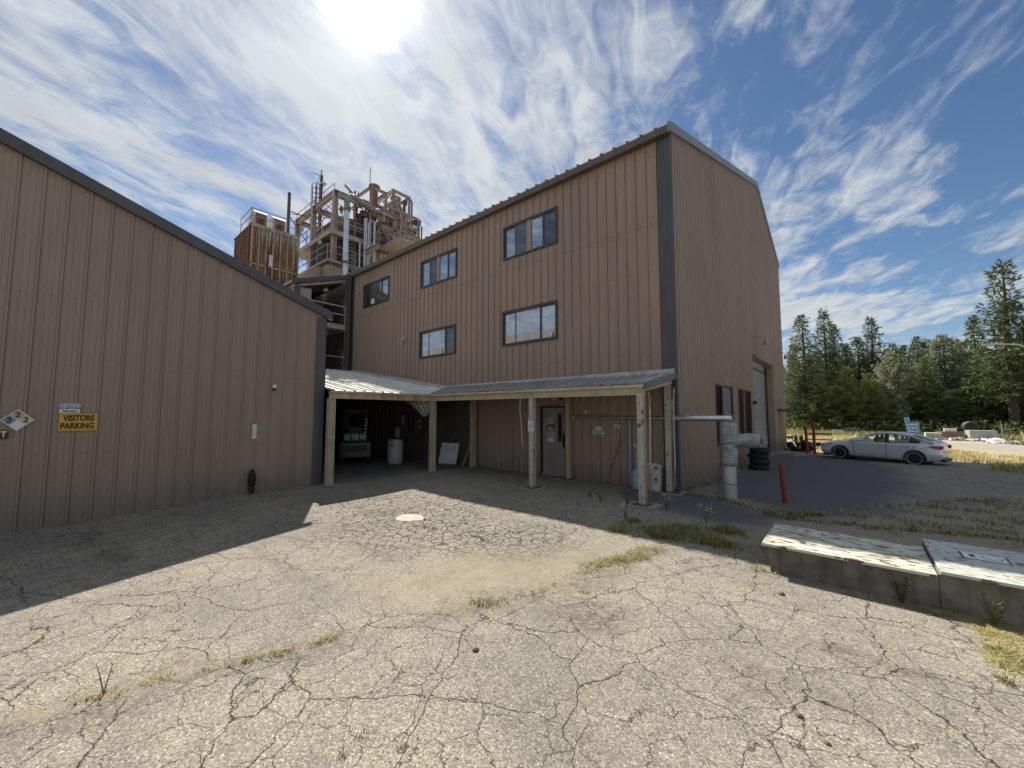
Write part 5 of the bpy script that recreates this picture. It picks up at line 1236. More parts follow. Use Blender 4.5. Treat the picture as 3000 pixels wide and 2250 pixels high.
    for s_ in (-1, 1):
        def P(x, z, dw=0.): return (x, s_*(hw(z)+dw), z)
        pb.add([P(-.33, 1.39, .014), P(-.47, 1.39, .014), P(-.52, .98, .03), P(-.36, .98, .03)], [(0, 1, 2, 3)])
        pb.tube([P(.98, .985, .035), P(-.3, .995, .04), P(-1.55, 1.03, .03)], .017, 6); pb.beam(P(-1.22, 1.28, .01), P(-1.2, 1.0, .03), .03)
        pb.add([P(-1.22, 1.28, .012), P(-1.58, 1.10, .016), P(-1.48, 1.03, .03), P(-1.22, 1.02, .03)], [(0, 1, 2, 3)])
    pi_ = pb.build('pillar_trim', M['black'], CR, local=True); pi_.modifiers.new('t', 'SOLIDIFY').thickness = .01
    for s_ in (-1, 1):
        def P(x, z, dw=0.): return (x, s_*(hw(z)+dw), z)
        g_ = MB().add([P(.90, 1.0), P(.15, 1.335), P(-.36, 1.39), P(-.40, 1.0, .02)], [(0, 1, 2, 3)]); g_.build('side_window', glass, CR, local=True)
        g_ = MB().add([P(-.46, 1.0, .02), P(-.46, 1.39), P(-.75, 1.385), P(-1.20, 1.29), P(-1.2, 1.0, .02)], [(0, 1, 2, 3, 4)]); g_.build('side_window', glass, CR, local=True)
    MB().add([(.98, -.78, .99), (.98, .78, .99), (.15, .58, 1.36), (.15, -.58, 1.36)], [(0, 1, 2, 3)]).build('windshield', glass, CR, local=True)
    MB().add([(-1.9, -.70, 1.09), (-1.9, .70, 1.09), (-1.2, .60, 1.34), (-1.2, -.60, 1.34)], [(0, 1, 2, 3)]).build('rear_window', glass, CR, local=True)
    sb = MB()
    for x in (.05, -.85):
        for y in (-.36, .36): sb.obox((x, y, .98), (.14, .46, .40), Matrix.Rotation(-.2, 3, 'Y')); sb.obox((x-.04, y, 1.24), (.08, .22, .14))
    sb.box((-.95, -.7, .80), (-.8, .7, 1.1)).build('seats', M['black'], CR, local=True, bevel=.03)
    MB().tube([(.42+.02*cos(a), .36+.17*cos(a), 1.0+.15*sin(a)) for a in [k*pi/8 for k in range(17)]], .015, 6).build('steering_wheel', M['black'], CR, local=True)
    rim = flat('car_rim_silver', (.60, .60, .62), .3, .8)
    for x in (WB, -WB):
        for s_ in (-1, 1):
            y = s_*.80
            pr = [(.20, -.10), (.29, -.11), (R, -.08), (R, .08), (.29, .11), (.20, .10)]
            w = MB().lathe((x, y, R), pr, 36, 'y').build('wheel', M['rubber'], CR, local=True, smooth=True)
            MB().lathe((x, y+s_*.095, R), [(.235, -.01), (.262, -.012), (.262, .012), (.235, .01), (.228, 0)], 36, 'y').build('rim_ring', rim, w, local=True)
            MB().lathe((x, y+s_*.07, R), [(.001, -.02), (.235, -.02), (.235, .02), (.001, .02)], 30, 'y').build('wheel_face', M['black'], w, local=True)
            sp = MB()
            for k in range(5):
                a = k*2*pi/5+.3; sp.beam((x+.04*cos(a), y+s_*.10, R+.04*sin(a)), (x+.225*cos(a), y+s_*.10, R+.225*sin(a)), .05, .02, (0, 1, 0))
            sp.lathe((x, y+s_*.10, R), [(.05, -.012), (.05, .012)], 12, 'y').build('spokes', flat('black_rim', (.02, .02, .02), .35), w, local=True)
    wl = MB()
    for x in (WB, -WB): wl.lathe((x, -.62, R), [(R+.073, 0), (R+.073, 1.24)], 28, 'y')
    wl.build('wheel_well', M['rubber'], CR, local=True)
    hl = flat('headlight_lens', (.75, .78, .8), .08, .3); red = flat('tail_light_red', (.45, .01, .015), .15)
    for s_ in (-1, 1):
        h = MB().add([(2.20, s_*.60, .60), (2.05, s_*.785, .66), (1.62, s_*.875, .79), (1.66, s_*.86, .83), (2.02, s_*.755, .76), (2.20, s_*.62, .68)], [(0, 1, 4, 5), (1, 2, 3, 4)]).build('headlight', hl, CR, local=True)
        h.modifiers.new('t', 'SOLIDIFY').thickness = .05; h.modifiers['t'].offset = 0
        MB().lathe((2.12, s_*.72-.02, .68), [(.05, -.03), (.05, .06)], 14, 'y').build('lamp_bowl', M['black'], h, local=True)
        h = MB().add([(-1.78, s_*.868, .90), (-2.06, s_*.84, .79), (-2.22, s_*.775, .78), (-2.27, s_*.70, .86), (-2.24, s_*.72, .95), (-2.02, s_*.83, .94)], [(0, 1, 5), (1, 2, 4, 5), (2, 3, 4)]).build('tail_light', red, CR, local=True)
        h.modifiers.new('t', 'SOLIDIFY').thickness = .05; h.modifiers['t'].offset = 0
        MB().obox((.72, s_*.99, 1.01), (.12, .20, .12), Matrix.Rotation(s_*.2, 3, 'Z')).build('mirror', paint, CR, local=True, bevel=.03)
        hd = MB()
        for x in (-.18, -1.12): hd.obox((x, s_*.905, .84), (.22, .035, .03)); 
        hd.build('door_handle', rim, CR, local=True, bevel=.008)
        ln = MB()
        for pts in ([(.82, .905, .93), (.80, .915, .6), (.78, .90, .26)], [(-.42, .90, .95), (-.42, .918, .6), (-.42, .90, .25)], [(-1.42, .89, .98), (-1.30, .912, .72), (-1.02, .915, .45), (-.98, .90, .25)]):
            ln.tube([(p[0], s_*(p[1]-.012), p[2]) for p in pts], .007, 5)
        ln.tube([(-1.72+.075*cos(a), s_*.874, .83+.075*sin(a)) for a in [k*pi/8 for k in range(17)]], .004, 5)
        ln.build('panel_gap', M['black'], CR, local=True)
    MB().box((2.20, -.45, .30), (2.275, .45, .44)).box((2.22, -.40, .54), (2.30, .40, .60)).build('front_grille', M['black'], CR, local=True)
    MB().box((-2.30, -.6, .24), (-2.10, .6, .36)).box((-1.0, -.80, .14), (1.0, .80, .20)).box((1.8, -.70, .14), (2.15, .70, .22)).build('underbody', M['black'], CR, local=True)
    MB().box((-2.315, -.26, .60), (-2.295, .26, .72)).build('licence_plate', M['signwhite'], CR, local=True)
build_car()

# ------------------------------------------------------------------ debris along the field
def g0(x, y): return gz(x, y)
def deb(name, lb, cat, mat, fn, group=None):
    mb = MB(); fn(mb); return tag(mb.build(name, mat), lb, cat, group)
def slab(name, lb, cat, mat, x, y, w, h, d=.4, lean=.0, rz=0.):
    R_ = Matrix.Rotation(rz, 3, 'Z') @ Matrix.Rotation(lean, 3, 'X')
    return deb(name, lb, cat, mat, lambda m: m.obox((x, y, gz(x, y)+h/2*cos(lean)), (w, d, h), R_))
slab('pale_sheet', 'pale tilted metal sheet in the field left behind the car roof', 'sheet', M['palegrey'], -1.25, 62, 1.0, .85, .05, -.6, .3)
z = g0(0, 63.5)
deb('dark_bin', 'dark skip bin behind the pale sheet at the tree line', 'bin', M['trim'], lambda m: m.prism([(-.6, z), (.5, z), (.7, z+.85), (-.8, z+.85)], 'y', 63.4, 64.4))
t = thing('blue_rack', (5.1, 62, g0(5, 62)), 'leaning blue plastic rack standing behind the car', 'rack'); z = g0(5, 62)
R_ = Matrix.Rotation(-.10, 3, 'Y')
MB().obox((5.15, 62, z+.85), (1.05, .25, 1.7), R_).build('panel', M['bluepallet'], t)
mb = MB()
for i in range(4):
    for j in range(3): mb.obox((4.88+.28*j-.03*i, 61.86, z+.35+.36*i), (.15, .03, .12), R_)
mb.build('openings', M['signwhite'], t)
MB().obox((4.72, 62, z+1.95), (.4, .25, .6), R_).build('top_piece', M['bluepallet'], t)
z = g0(6, 59)
deb('white_cabinet', 'open white cabinet lying behind the car boot', 'cabinet', M['white'], lambda m: [m.box((5.7, 58.6, z), (5.8, 59.3, z+.6)), m.box((5.7, 58.6, z+.6), (6.9, 59.3, z+.68)), m.box((5.8, 59.2, z), (6.9, 59.3, z+.6))])
z = g0(7.5, 62)
deb('rusted_bin', 'rusty steel skip near the trees right of the car', 'skip', M['rusty'], lambda m: m.prism([(7.0, z), (8.7, z), (8.8, z+.75), (6.9, z+.75)], 'y', 62, 63))
deb('white_box', 'white box on top of the rusty skip', 'box', M['white'], lambda m: m.box((7.5, 62.2, z+.77), (8.4, 62.8, z+1.08)))
t = thing('round_tank', (10.0, 66, g0(10, 66)), 'round dark tank end on its side at the tree line', 'tank'); z = g0(10, 66)
MB().lathe((10.0, 66, z+1.25), [(.52, 0), (.56, .1), (.56, 1.6)], 24, 'y').build('shell', M['trim'], t, smooth=True); MB().lathe((10.0, 65.93, z+1.22), [(.001, 0), (.46, 0), (.46, .1)], 24, 'y').build('mouth', M['black'], t); MB().box((9.5, 66, z), (10.5, 67, z+.7)).build('cradle', M['rustplate'], t)
slab('grey_block', 'large pale grey square container in the scrap row', 'container', M['palegrey'], 10.0, 62, 1.9, .95, 1.2, 0., .15)
rng = random.Random(21); sc = MB(); sc2 = MB(); sc3 = MB()
def scrap(m, n, x0, x1, y0, y1, s):
    for i in range(n):
        x = rng.uniform(x0, x1); y = rng.uniform(y0, y1); q = rng.uniform(.4, 1)*s
        m.obox((x, y, gz(x, y)+q*.2), (q, q*rng.uniform(.3, .8), q*rng.uniform(.1, .4)), Matrix.Rotation(rng.uniform(0, 3), 3, Vector((rng.random()*.4, rng.random()*.4, 1)).normalized()))
scrap(sc, 90, 6.4, 10.5, 57, 61, .5); scrap(sc2, 110, 6.2, 10.5, 57, 62, .5); scrap(sc, 40, 9.0, 13, 53, 57.5, .4); scrap(sc2, 70, 9.0, 13.5, 52, 58, .5)
scrap(sc3, 40, -3.5, 4, 60, 64, .5)
tag(sc.build('pale_scrap', M['whiteworn']), 'litter of broken white scrap pieces right of the car', 'scrap', kind='stuff')
tag(sc2.build('dark_scrap', M['trim']), 'litter of dark scrap mixed with white pieces right of the car', 'scrap', kind='stuff')
tag(sc3.build('field_rubble', M['palegrey']), 'scattered pale rubble along the foot of the trees', 'rubble', kind='stuff')
z = g0(9.4, 54.5)
deb('white_tarp', 'crumpled white sheet lying in the scrap near the gate', 'tarpaulin', M['white'], lambda m: m.add([(9.0+(a-8.3)*.5, 54.2+(b-49)*.5, z+(c_-z_)*.62) for z_ in (0,) for a, b, c_ in ((8.3, 49, 0), (9.0, 48.7, .55), (10.4, 49, .65), (11.2, 49.4, .2), (8.6, 50.5, .3), (9.6, 50.8, .75), (10.9, 50.6, .4), (9.2, 48.2, .02), (10.6, 48.3, .02))], [(0, 1, 4), (1, 2, 5, 4), (2, 3, 6, 5), (0, 7, 1), (7, 8, 2, 1), (8, 3, 2)]))
# gate and fence at right edge
t = thing('field_gate', (12, 64, g0(12, 64)), 'pale tubular field gate with tall posts at the right edge', 'gate'); z = g0(12, 64)
MB().tube([(11.75, 64, z), (11.75, 64, z+1.45)], .06, 10).tube([(11.3, 64, z+1.3), (11.75, 64, z+1.3)], .03, 8).build('gate_post', M['galv'], t)
MB().tube([(14.0, 66, z), (14.1, 66, z+1.75)], .07, 10).build('gate_post', M['galv'], t)
mb = MB()
for k in range(5): mb.tube([(11.75, 64, z+.4+.18*k), (12.7, 64.8, z+.28+.18*k)], .025, 8)
mb.build('bars', M['galv'], t)
t = thing('wire_fence', (15, 66, g0(15, 66)), 'grey mesh fence behind the gate at the right edge', 'fence'); z = g0(15, 66)
for x in (14.4, 16.4, 18.4): MB().tube([(x, 66, z), (x, 66, z+1.5)], .04, 8).build('post', M['galv'], t)
mb = MB()
for k in range(50): mb.beam((14.4+k*.08, 66, z+.1), (14.4+k*.08, 66, z+1.45), .014)
for k in range(12): mb.beam((14.4, 66, z+.15+k*.115), (18.4, 66, z+.15+k*.115), .014)
mb.build('mesh', M['galv'], t)
deb('leaning_post', 'pale leaning wooden stake at the right edge by the roots', 'post', M['signcream'], lambda m: m.beam((12.0, 58, g0(12, 58)-.1), (11.8, 58, g0(12, 58)+1.0), .10))
t = thing('root_ball', (11.2, 48.5, g0(11, 48)), 'dark tangled tree roots lying by the road at the right edge', 'tree roots'); rng = random.Random(4); mb = MB()
for i in range(22):
    c = Vector((11.3, 49, g0(11, 49)+.5)); d = Vector((rng.uniform(-1, 1), rng.uniform(-.6, .6), rng.uniform(-.4, .9)))
    mb.tube([c, c+d*.6+Vector((0, 0, .1)), c+d*1.1], [.14, .08, .02], 6)
mb.build('roots', worn('dark_root', (.05, .035, .025), .9), t)
# street lamp, right edge
t = thing('street_lamp', (9.6, 40.5, g0(9.6, 40)), 'grey street lamp with a long arm at the right edge', 'street lamp'); z = g0(9.6, 40)
MB().tube([(8.9, 40.5, z), (8.75, 40.3, 6.1)], [.13, .08], 12).build('pole', M['galv'], t, smooth=True)
MB().tube([(8.75, 40.3, 6.1), (8.4, 40.2, 6.35), (7.3, 40, 6.5)], .05, 8).build('arm', M['galv'], t)
MB().obox((7.1, 40, 6.47), (.6, .25, .12)).build('lamp_head', M['galv'], t, bevel=.04)

# ------------------------------------------------------------------ trees
def leafmat(name, c0, c1, c2, scale=.9, tr=.25):
    m, nt, b, N, L = newmat(name)
    info = N('ShaderNodeObjectInfo')
    c = ramp(nt, nz(nt, scale, 4, .7), [(.25, c0), (.5, c1), (.75, c2)])
    c = mixc(nt, .5, c, ramp(nt, info.outputs['Random'], [(0, (.75, .8, .7)), (.5, (1, 1, 1)), (1, (1.25, 1.15, .95))]), 'MULTIPLY')
    L(c, b.inputs['Base Color']); b.inputs['Roughness'].default_value = .65; b.inputs['Specular IOR Level'].default_value = .2
    t = N('ShaderNodeBsdfTranslucent'); L(c, t.inputs[0]); mx = N('ShaderNodeMixShader'); mx.inputs[0].default_value = tr
    L(b.outputs[0], mx.inputs[1]); L(t.outputs[0], mx.inputs[2]); L(mx.outputs[0], nt.nodes['Material Output'].inputs[0]); return m
M['needle'] = leafmat('pine_needles', (.05, .072, .032), (.10, .132, .058), (.165, .205, .095))
M['needle2'] = leafmat('young_pine_needles', (.10, .13, .045), (.155, .19, .065), (.22, .25, .095))
M['poplar'] = leafmat('silvery_leaves', (.12, .15, .085), (.25, .28, .20), (.52, .54, .46), 3.5, .35)
M['bark'] = worn('bark', (.085, .062, .048), .9, 0, .3, 6, .3)
def crown_mesh(name, seed, H, R, base, mat, kind='pine', dens=1.):
    """leaf sprays on drooping whorled branches"""
    rng = random.Random(seed); V = []; F = []
    def spray(c, d, s, n):
        for _ in range(n):
            a = Vector((rng.gauss(0, 1), rng.gauss(0, 1), rng.gauss(0, .8))).normalized()
            dd = (d*.5+a).normalized(); w = dd.cross(Vector((rng.gauss(0, 1), rng.gauss(0, 1), rng.gauss(0, 1)))).normalized()
            p = c+a*s*rng.uniform(0, .75); l = s*rng.uniform(.6, 1.25); ww = l*(.15 if kind == 'pine' else .40)
            k = len(V); V.extend([p-w*ww*.35, p+dd*l*.45-w*ww, p+dd*l, p+dd*l*.45+w*ww]); F.append((k, k+1, k+2, k+3))
    br = MB(); z = base*H
    phase = rng.uniform(0, 6); irregular = [rng.uniform(.75, 1.2) for _ in range(12)]
    nw = int((1-base)*H*2.1*dens)
    for i in range(nw):
        t = i/max(1, nw-1); zz = base*H+(H*.985-base*H)*t
        if kind == 'pine': r = R*((1-t)**.95)*(.55+.45*min(1, t*5+.35))*1.12
        else: r = R*sqrt(max(0.02, 1-(2*t-.85)**2*.78))*(.85+.25*sin(t*9+phase))
        nb = rng.randint(4, 6) if kind == 'pine' else rng.randint(5, 8)
        for k in range(nb):
            a = phase+k*2*pi/nb+i*2.4+rng.uniform(-.4, .4)
            rr = r*rng.uniform(.6, 1.2)*irregular[int((a % (2*pi))/(2*pi)*12) % 12]+.12
            d = Vector((cos(a), sin(a), 0)); up = (.55*t-.12) if kind == 'pine' else .5
            p0 = Vector((0, 0, zz)); p2 = p0+d*rr+Vector((0, 0, rr*up+rng.uniform(-.1, .1))); pm = p0.lerp(p2, .5)+Vector((0, 0, -.06*rr))
            if rr > .5: br.tube([p0, pm, p2], [.035, .025, .01], 4, False)
            m = max(1, int(rr/.34))
            for q in range(m):
                u = 1-(q/m)*.78; c = p0.lerp(pm, u*2) if u < .5 else pm.lerp(p2, u*2-1)
                c = c+Vector((rng.gauss(0, .10), rng.gauss(0, .10), rng.gauss(0, .07)))
                spray(c, d+Vector((0, 0, .35)), .40 if kind == 'pine' else .28, 13 if kind == 'pine' else 11)
    spray(Vector((0, 0, H*.99)), Vector((0, 0, 1)), .3, 8)
    me = bpy.data.meshes.new(name); me.from_pydata([tuple(v) for v in V], [], F); me.materials.append(mat)
    tr = MB(); pts = []; rs = []
    for i in range(9):
        t = i/8; pts.append((.10*sin(t*4+phase)*t, .10*cos(t*5)*t-.1*t, -.3+(H*.97+.3)*t)); rs.append(max(.03, (.018*H)*(1-t)**.8+.02))
    tr.tube(pts, rs, 9); tr.v += []
    n = len(tr.v); tr.v += br.v; tr.f += [tuple(i+n for i in f) for f in br.f]; tr.m += [0]*len(br.f)
    mt = bpy.data.meshes.new('trunk'); mt.from_pydata([tuple(v) for v in tr.v], [], tr.f); mt.materials.append(M['bark']); mt.shade_smooth()
    return me, mt
PROTO = {}
for k, (seed, R, base, kd, mt) in enumerate(((11, 2.1, .22, 'pine', 'needle'), (12, 2.6, .12, 'pine', 'needle'), (13, 2.3, .06, 'pine', 'needle'), (14, 2.2, .30, 'pine', 'needle'), (15, 2.5, .03, 'pine', 'needle2'), (16, 2.9, .04, 'leaf', 'poplar'))):
    PROTO[k] = crown_mesh('crown', seed, 15., R, base, M[mt], kd, 1.15)
def tree(x, y, H, hw, k, lb, name='pine_tree', cat='tree', group='pine trees at the edge of the field'):
    cr, tr = PROTO[k]; base = (2.1, 2.6, 2.3, 2.2, 2.5, 2.9)[k]
    t = thing(name, (x, y, gz(x, y)-.05), lb, cat, group, random.uniform(0, 6.28))
    s = H/15.; sxy = hw/base
    for nm, me in (('crown', cr), ('trunk', tr)):
        o = bpy.data.objects.new(nm, me); COL.objects.link(o); o.parent = t; o.scale = (sxy, sxy, s)
    return t
PINES = 'pine trees at the edge of the field'
tree(-5.0, 71.1, 17.0, 3.2, 2, 'tall pine with a bare lower trunk nearest the corner of the main building')
tree(-2.65, 78.3, 18.8, 3.3, 1, 'tall dense pine second from the main building corner')
tree(-1.5, 84.4, 17.4, 3.0, 2, 'pine just behind the right side of the second tall pine')
tree(2.9, 80.5, 17.2, 3.2, 1, 'tall bushy-topped pine standing alone above the car roof')
tree(1.2, 79, 14.2, 2.8, 2, 'shorter pine left of the tall one above the car roof')
tree(5.7, 91.2, 14.5, 2.2, 0, 'small pine top just right of the tall one above the car')
tree(7.1, 97.6, 14.0, 2.2, 2, 'small distant pine top between the two leafy trees')
tree(8.6, 96.2, 14.6, 2.6, 1, 'distant pine with flat shelves between the leafy trees')
tree(10.3, 94.5, 15.1, 2.4, 3, 'distant pine left of the big silvery leafy tree')
tree(13.8, 98.0, 15.3, 2.6, 0, 'distant pine right of the big silvery leafy tree')
tree(14.3, 88.0, 16.9, 2.8, 2, 'slim dark pine left of the tallest pine at right')
tree(14.1, 71.4, 20.2, 3.5, 0, 'tallest pine with a long bare trunk near the right edge')
tree(17.3, 71.0, 18.6, 2.6, 3, 'tall pine cut off by the right edge')
tree(4.3, 71.8, 10.8, 2.2, 5, 'smaller silvery leafy tree behind the car', 'leafy_tree', 'tree', 'silvery leafy trees')
tree(9.8, 77.5, 13.2, 2.8, 5, 'large silvery leafy tree right of the middle of the tree line', 'leafy_tree', 'tree', 'silvery leafy trees')
YG = 'young pines in front of the forest'
for x, y, H, hw, k, lb in ((-.4, 70.2, 9.0, 2.4, 4, 'young light green pine between the second tall pine and the car'), (7.6, 74, 10.2, 2.4, 4, 'young light green pine between the two leafy trees'), (12.6, 75, 11.0, 2.6, 4, 'young light green pine just left of the tallest pine'), (16.2, 79, 11.3, 2.7, 4, 'young light green pine behind the tallest pine'), (-3.2, 69, 8.0, 2.2, 4, 'young pine at the foot of the tall pine by the building'), (2.0, 70, 8.0, 2.3, 4, 'young pine left of the smaller leafy tree')):
    tree(x, y, H, hw, k, lb, group=YG)
rng = random.Random(77)
BK = 'background pines filling the forest'
for i in range(30):
    x = -9.5+i*1.0+rng.uniform(-.5, .5); y = 88+rng.uniform(-4, 12)-abs(x)*.2
    tree(x*1.0, y, rng.uniform(10.5, 14.8), rng.uniform(1.9, 2.7), rng.choice((1, 2, 4, 2)), 'dark background pine filling the forest between the taller trees', group=BK)
for i in range(14):
    x = -6.5+i*1.75+rng.uniform(-.4, .4); y = 72+rng.uniform(-1, 5)
    tree(x, y, rng.uniform(5.5, 7.5), rng.uniform(2.2, 2.8), rng.choice((2, 4, 1)), 'low bushy pine filling the foot of the tree line', group='low bushy pines at the foot of the forest')
# undergrowth mass
mb = MB(); rng = random.Random(8)
for i in range(9000):
    x = rng.uniform(-10, 24); y = rng.uniform(66, 72); h = rng.uniform(0, 1)**1.6*(1.7+1.0*MN.noise((x*.4, y*.4, 0)))
    p = Vector((x, y, gz(x, y)+h)); a = Vector((rng.gauss(0, 1), rng.gauss(0, 1), rng.gauss(0, 1))).normalized(); b = a.cross(Vector((rng.gauss(0, 1), 0, 1))).normalized(); s = rng.uniform(.15, .34)
    mb.add([p-a*s*.5, p+b*s*.5, p+a*s*.5, p-b*s*.5], [(0, 1, 2, 3)])
tag(mb.build('undergrowth', M['needle2'], fixn=False), 'green undergrowth along the foot of the forest', 'undergrowth', kind='stuff')

# ------------------------------------------------------------------ grass and weeds
M['grass'] = leafmat('green_grass', (.075, .09, .035), (.12, .135, .055), (.19, .19, .09), 2.5, .3)
M['dry'] = leafmat('dry_grass', (.38, .32, .17), (.50, .44, .25), (.62, .56, .34), 3., .3)
M['dryyel'] = leafmat('yellowing_grass', (.26, .26, .09), (.38, .36, .13), (.48, .45, .19), 3., .3)
def blades(name, lb, pts, mats, h, lay=.4, seed=1, w=.006, wmat=None):
    """pts: iterable of (x, y, n, spread)"""
    rng = random.Random(seed); mb = MB()
    for (x, y, n, sp) in pts:
        for _ in range(n):
            a = rng.uniform(0, 6.283); r = sp*sqrt(rng.random()); bx, by = x+r*cos(a), y+r*sin(a)
            hh = h*rng.uniform(.35, 1.2); b = rng.uniform(0, 6.283); l = lay*hh*rng.uniform(.3, 1.6)
            c, s_ = cos(b), sin(b); z = gz(bx, by)-.003; ww = w*rng.uniform(.6, 1.4)
            mb.mi = rng.choices(range(len(mats)), wmat)[0] if wmat else rng.randrange(len(mats))
            mb.add([(bx-s_*ww, by+c*ww, z), (bx+s_*ww, by-c*ww, z), (bx+c*l*.5+s_*ww*.7, by+s_*l*.5-c*ww*.7, z+hh*.6), (bx+c*l*.5-s_*ww*.7, by+s_*l*.5+c*ww*.7, z+hh*.6), (bx+c*l, by+s_*l, z+hh)], [(0, 1, 2, 3), (3, 2, 4)])
    return tag(mb.build(name, [M[m] for m in mats], fixn=False), lb, 'grass', kind='stuff')
def along(poly, step, n, sp, jit=.05, prob=1., seed=3):
    rng = random.Random(seed); out = []
    for (x0, y0), (x1, y1) in zip(poly[:-1], poly[1:]):
        L_ = sqrt((x1-x0)**2+(y1-y0)**2); k = max(1, int(L_/step))
        for i in range(k):
            t = i/k
            if rng.random() < prob: out.append((x0+(x1-x0)*t+rng.uniform(-jit, jit), y0+(y1-y0)*t+rng.uniform(-jit, jit), int(n*rng.uniform(.3, 1.5)), sp*rng.uniform(.5, 1.4)))
    return out
def fill(poly, n, nb, sp, seed=3, thr=-9.):
    rng = random.Random(seed); xs = [p[0] for p in poly]; ys = [p[1] for p in poly]; out = []; tries = 0
    while len(out) < n and tries < n*40:
        tries += 1
        x = rng.uniform(min(xs), max(xs)); y = rng.uniform(min(ys), max(ys))
        if inpoly(x, y, poly) and MN.noise((x*1.9, y*1.9, 4.)) > thr: out.append((x, y, int(nb*rng.uniform(.4, 1.4)), sp))
    return out
GP = [(-3.42, 6.35), (-3.2, 7.0), (-2.67, 7.31), (-2.24, 7.22), (-1.97, 7.6), (-1.55, 7.68), (-1.04, 6.9), (-1.57, 6.52), (-2.31, 6.4), (-3.2, 6.2)]
blades('courtyard_grass', 'green and dry grass growing between the canopy end and the vault', fill(GP, 240, 30, .07, 4, .02)+fill(GP, 260, 12, .16, 41, -.25), ['grass', 'dry', 'dryyel'], .10, .7, 5, .0035, (5, 3, 3))
blades('courtyard_straw', 'flattened dry stalks round the green grass by the vault', fill([(-3.7, 6.0), (-3.3, 7.2), (-2.2, 7.4), (-1.4, 7.9), (-.95, 7.4), (-1.0, 6.2), (-2.4, 6.1)], 300, 8, .2, 42), ['dry', 'dryyel'], .03, 3., 43, .003)
blades('yellow_grass_strip', 'yellow grass strip in the pavement seam lit by sun', along([(-3.3, 2.75), (-2.95, 3.3), (-2.66, 4.0), (-2.65, 4.6)], .05, 14, .06, .07, .6, 5)+along([(-2.65, 4.5), (-2.55, 5.0), (-2.40, 5.45), (-2.25, 5.85)], .035, 26, .13, .09, 1, 6)+fill([(-2.8, 4.65), (-2.6, 5.1), (-2.45, 5.75), (-2.2, 5.95), (-2.2, 5.35), (-2.5, 4.9)], 90, 16, .07, 9), ['dryyel', 'dry', 'grass'], .045, 1.5, 6, .003, (4, 7, 1))
blades('seam_grass', 'thin grass tufts along the long pavement seam at left', along([(-4.22, -.12), (-4.09, .29)], .05, 14, .04, .02, .35, 11)+[(-4.09, .31, 55, .05), (-4.03, .40, 26, .05), (-4.02, .56, 60, .06), (-3.98, .66, 34, .05), (-3.86, .86, 20, .04), (-3.80, 1.0, 30, .04), (-3.76, 1.1, 26, .04)]+along([(-3.76, 1.1), (-3.68, 1.35), (-3.60, 1.6), (-3.55, 1.85)], .03, 26, .05, .03, .9, 13), ['dryyel', 'grass', 'dry'], .036, 1.3, 7, .0025, (4, 2, 5))
blades('dirt_straw', 'thin dry stalks and litter over the sandy patch of the courtyard', fill([(-4.4, 2.2), (-2.7, 2.9), (-2.3, 4.4), (-2.2, 6.0), (-3.0, 5.6), (-4.4, 4.0)], 420, 5, .16, 51), ['dry', 'dryyel'], .014, 4., 52, .0018)
blades('small_tufts', 'scattered small grass tufts in the cracked asphalt', [(-3.0, 3.05, 110, .09), (-2.90, 3.14, 80, .12), (-3.12, 2.98, 40, .12), (-2.7, 3.5, 30, .12), (-6.9, 1.2, 40, .1), (-6.2, 1.0, 40, .12), (-5.3, .9, 30, .1), (-2.4, 1.35, 14, .03), (-2.33, 1.2, 12, .03), (-2.10, 1.0, 14, .03), (-2.35, 3.95, 40, .06), (-2.15, 4.2, 40, .08), (-11.2, 3.9, 60, .08), (-11.2, 3.75, 40, .06), (-11.22, 4.55, 30, .06), (-10.9, 5.5, 110, .12), (-11.2, 5.6, 90, .12), (-.98, 5.95, 120, .10), (-.75, 5.92, 60, .1)], ['grass', 'dryyel', 'dry'], .04, 1., 8, .003, (4, 3, 3))
blades('straw_litter', 'dry straw heaped along the vault foot and into the pavement crack', fill([(-.1, 5.86), (.5, 5.98), (1.2, 6.05), (1.2, 5.6), (.95, 5.4), (.9, 5.0), (.8, 4.85), (.74, 5.1), (.80, 5.5), (.75, 5.85), (.3, 5.85)], 240, 26, .06, 12)+along([(.80, 5.2), (.84, 4.95), (.80, 4.7)], .03, 12, .05, .03, .9, 4), ['dry', 'dryyel'], .025, 3.2, 9, .003, (6, 3))
blades('crack_grass', 'green grass in the pavement crack at the right edge', fill([(.78, 5.3), (.95, 5.35), (.93, 5.0), (.80, 4.9)], 45, 20, .05, 14)+[(.76, 4.72, 50, .04), (.78, 4.66, 40, .04)], ['dryyel', 'grass'], .035, .8, 10, .003)
blades('driveway_grass', 'dark grass patches in the shaded driveway at right', fill([(-.4, 9.9), (.1, 10.9), (.6, 12.4), (2.6, 14.8), (5.5, 17.5), (6.5, 12.5), (3.2, 9.7), (.4, 9.0)], 300, 26, .16, 16, .16)+fill([(-.4, 9.7), (.1, 10.9), (.6, 12.4), (2.6, 14.8), (5.5, 17.5), (6.5, 12.5), (3.2, 9.7), (.4, 9.0)], 420, 9, .3, 66, -.2)+fill([(-1.6, 9.4), (-.95, 9.2), (-.4, 9.9), (-.9, 9.7)], 60, 40, .1, 17)+along([(-3.1, 10.2), (-2.3, 10.12), (-1.7, 9.55), (-1.2, 9.1), (-.6, 9.2), (.1, 9.4), (1.0, 9.65), (2.2, 10.1)], .05, 22, .09, .05, .85, 18), ['grass', 'dryyel', 'dry'], .075, .7, 11, .005, (5, 3, 2))
blades('wall_foot_grass', 'dry grass along the foot of the corrugated side wall', along([(-3.2, 10.6), (-3.15, 12.5), (-3.1, 16), (-3.1, 20)], .10, 20, .12, .08, .7, 19), ['dry', 'grass'], .12, .4, 12, .006)
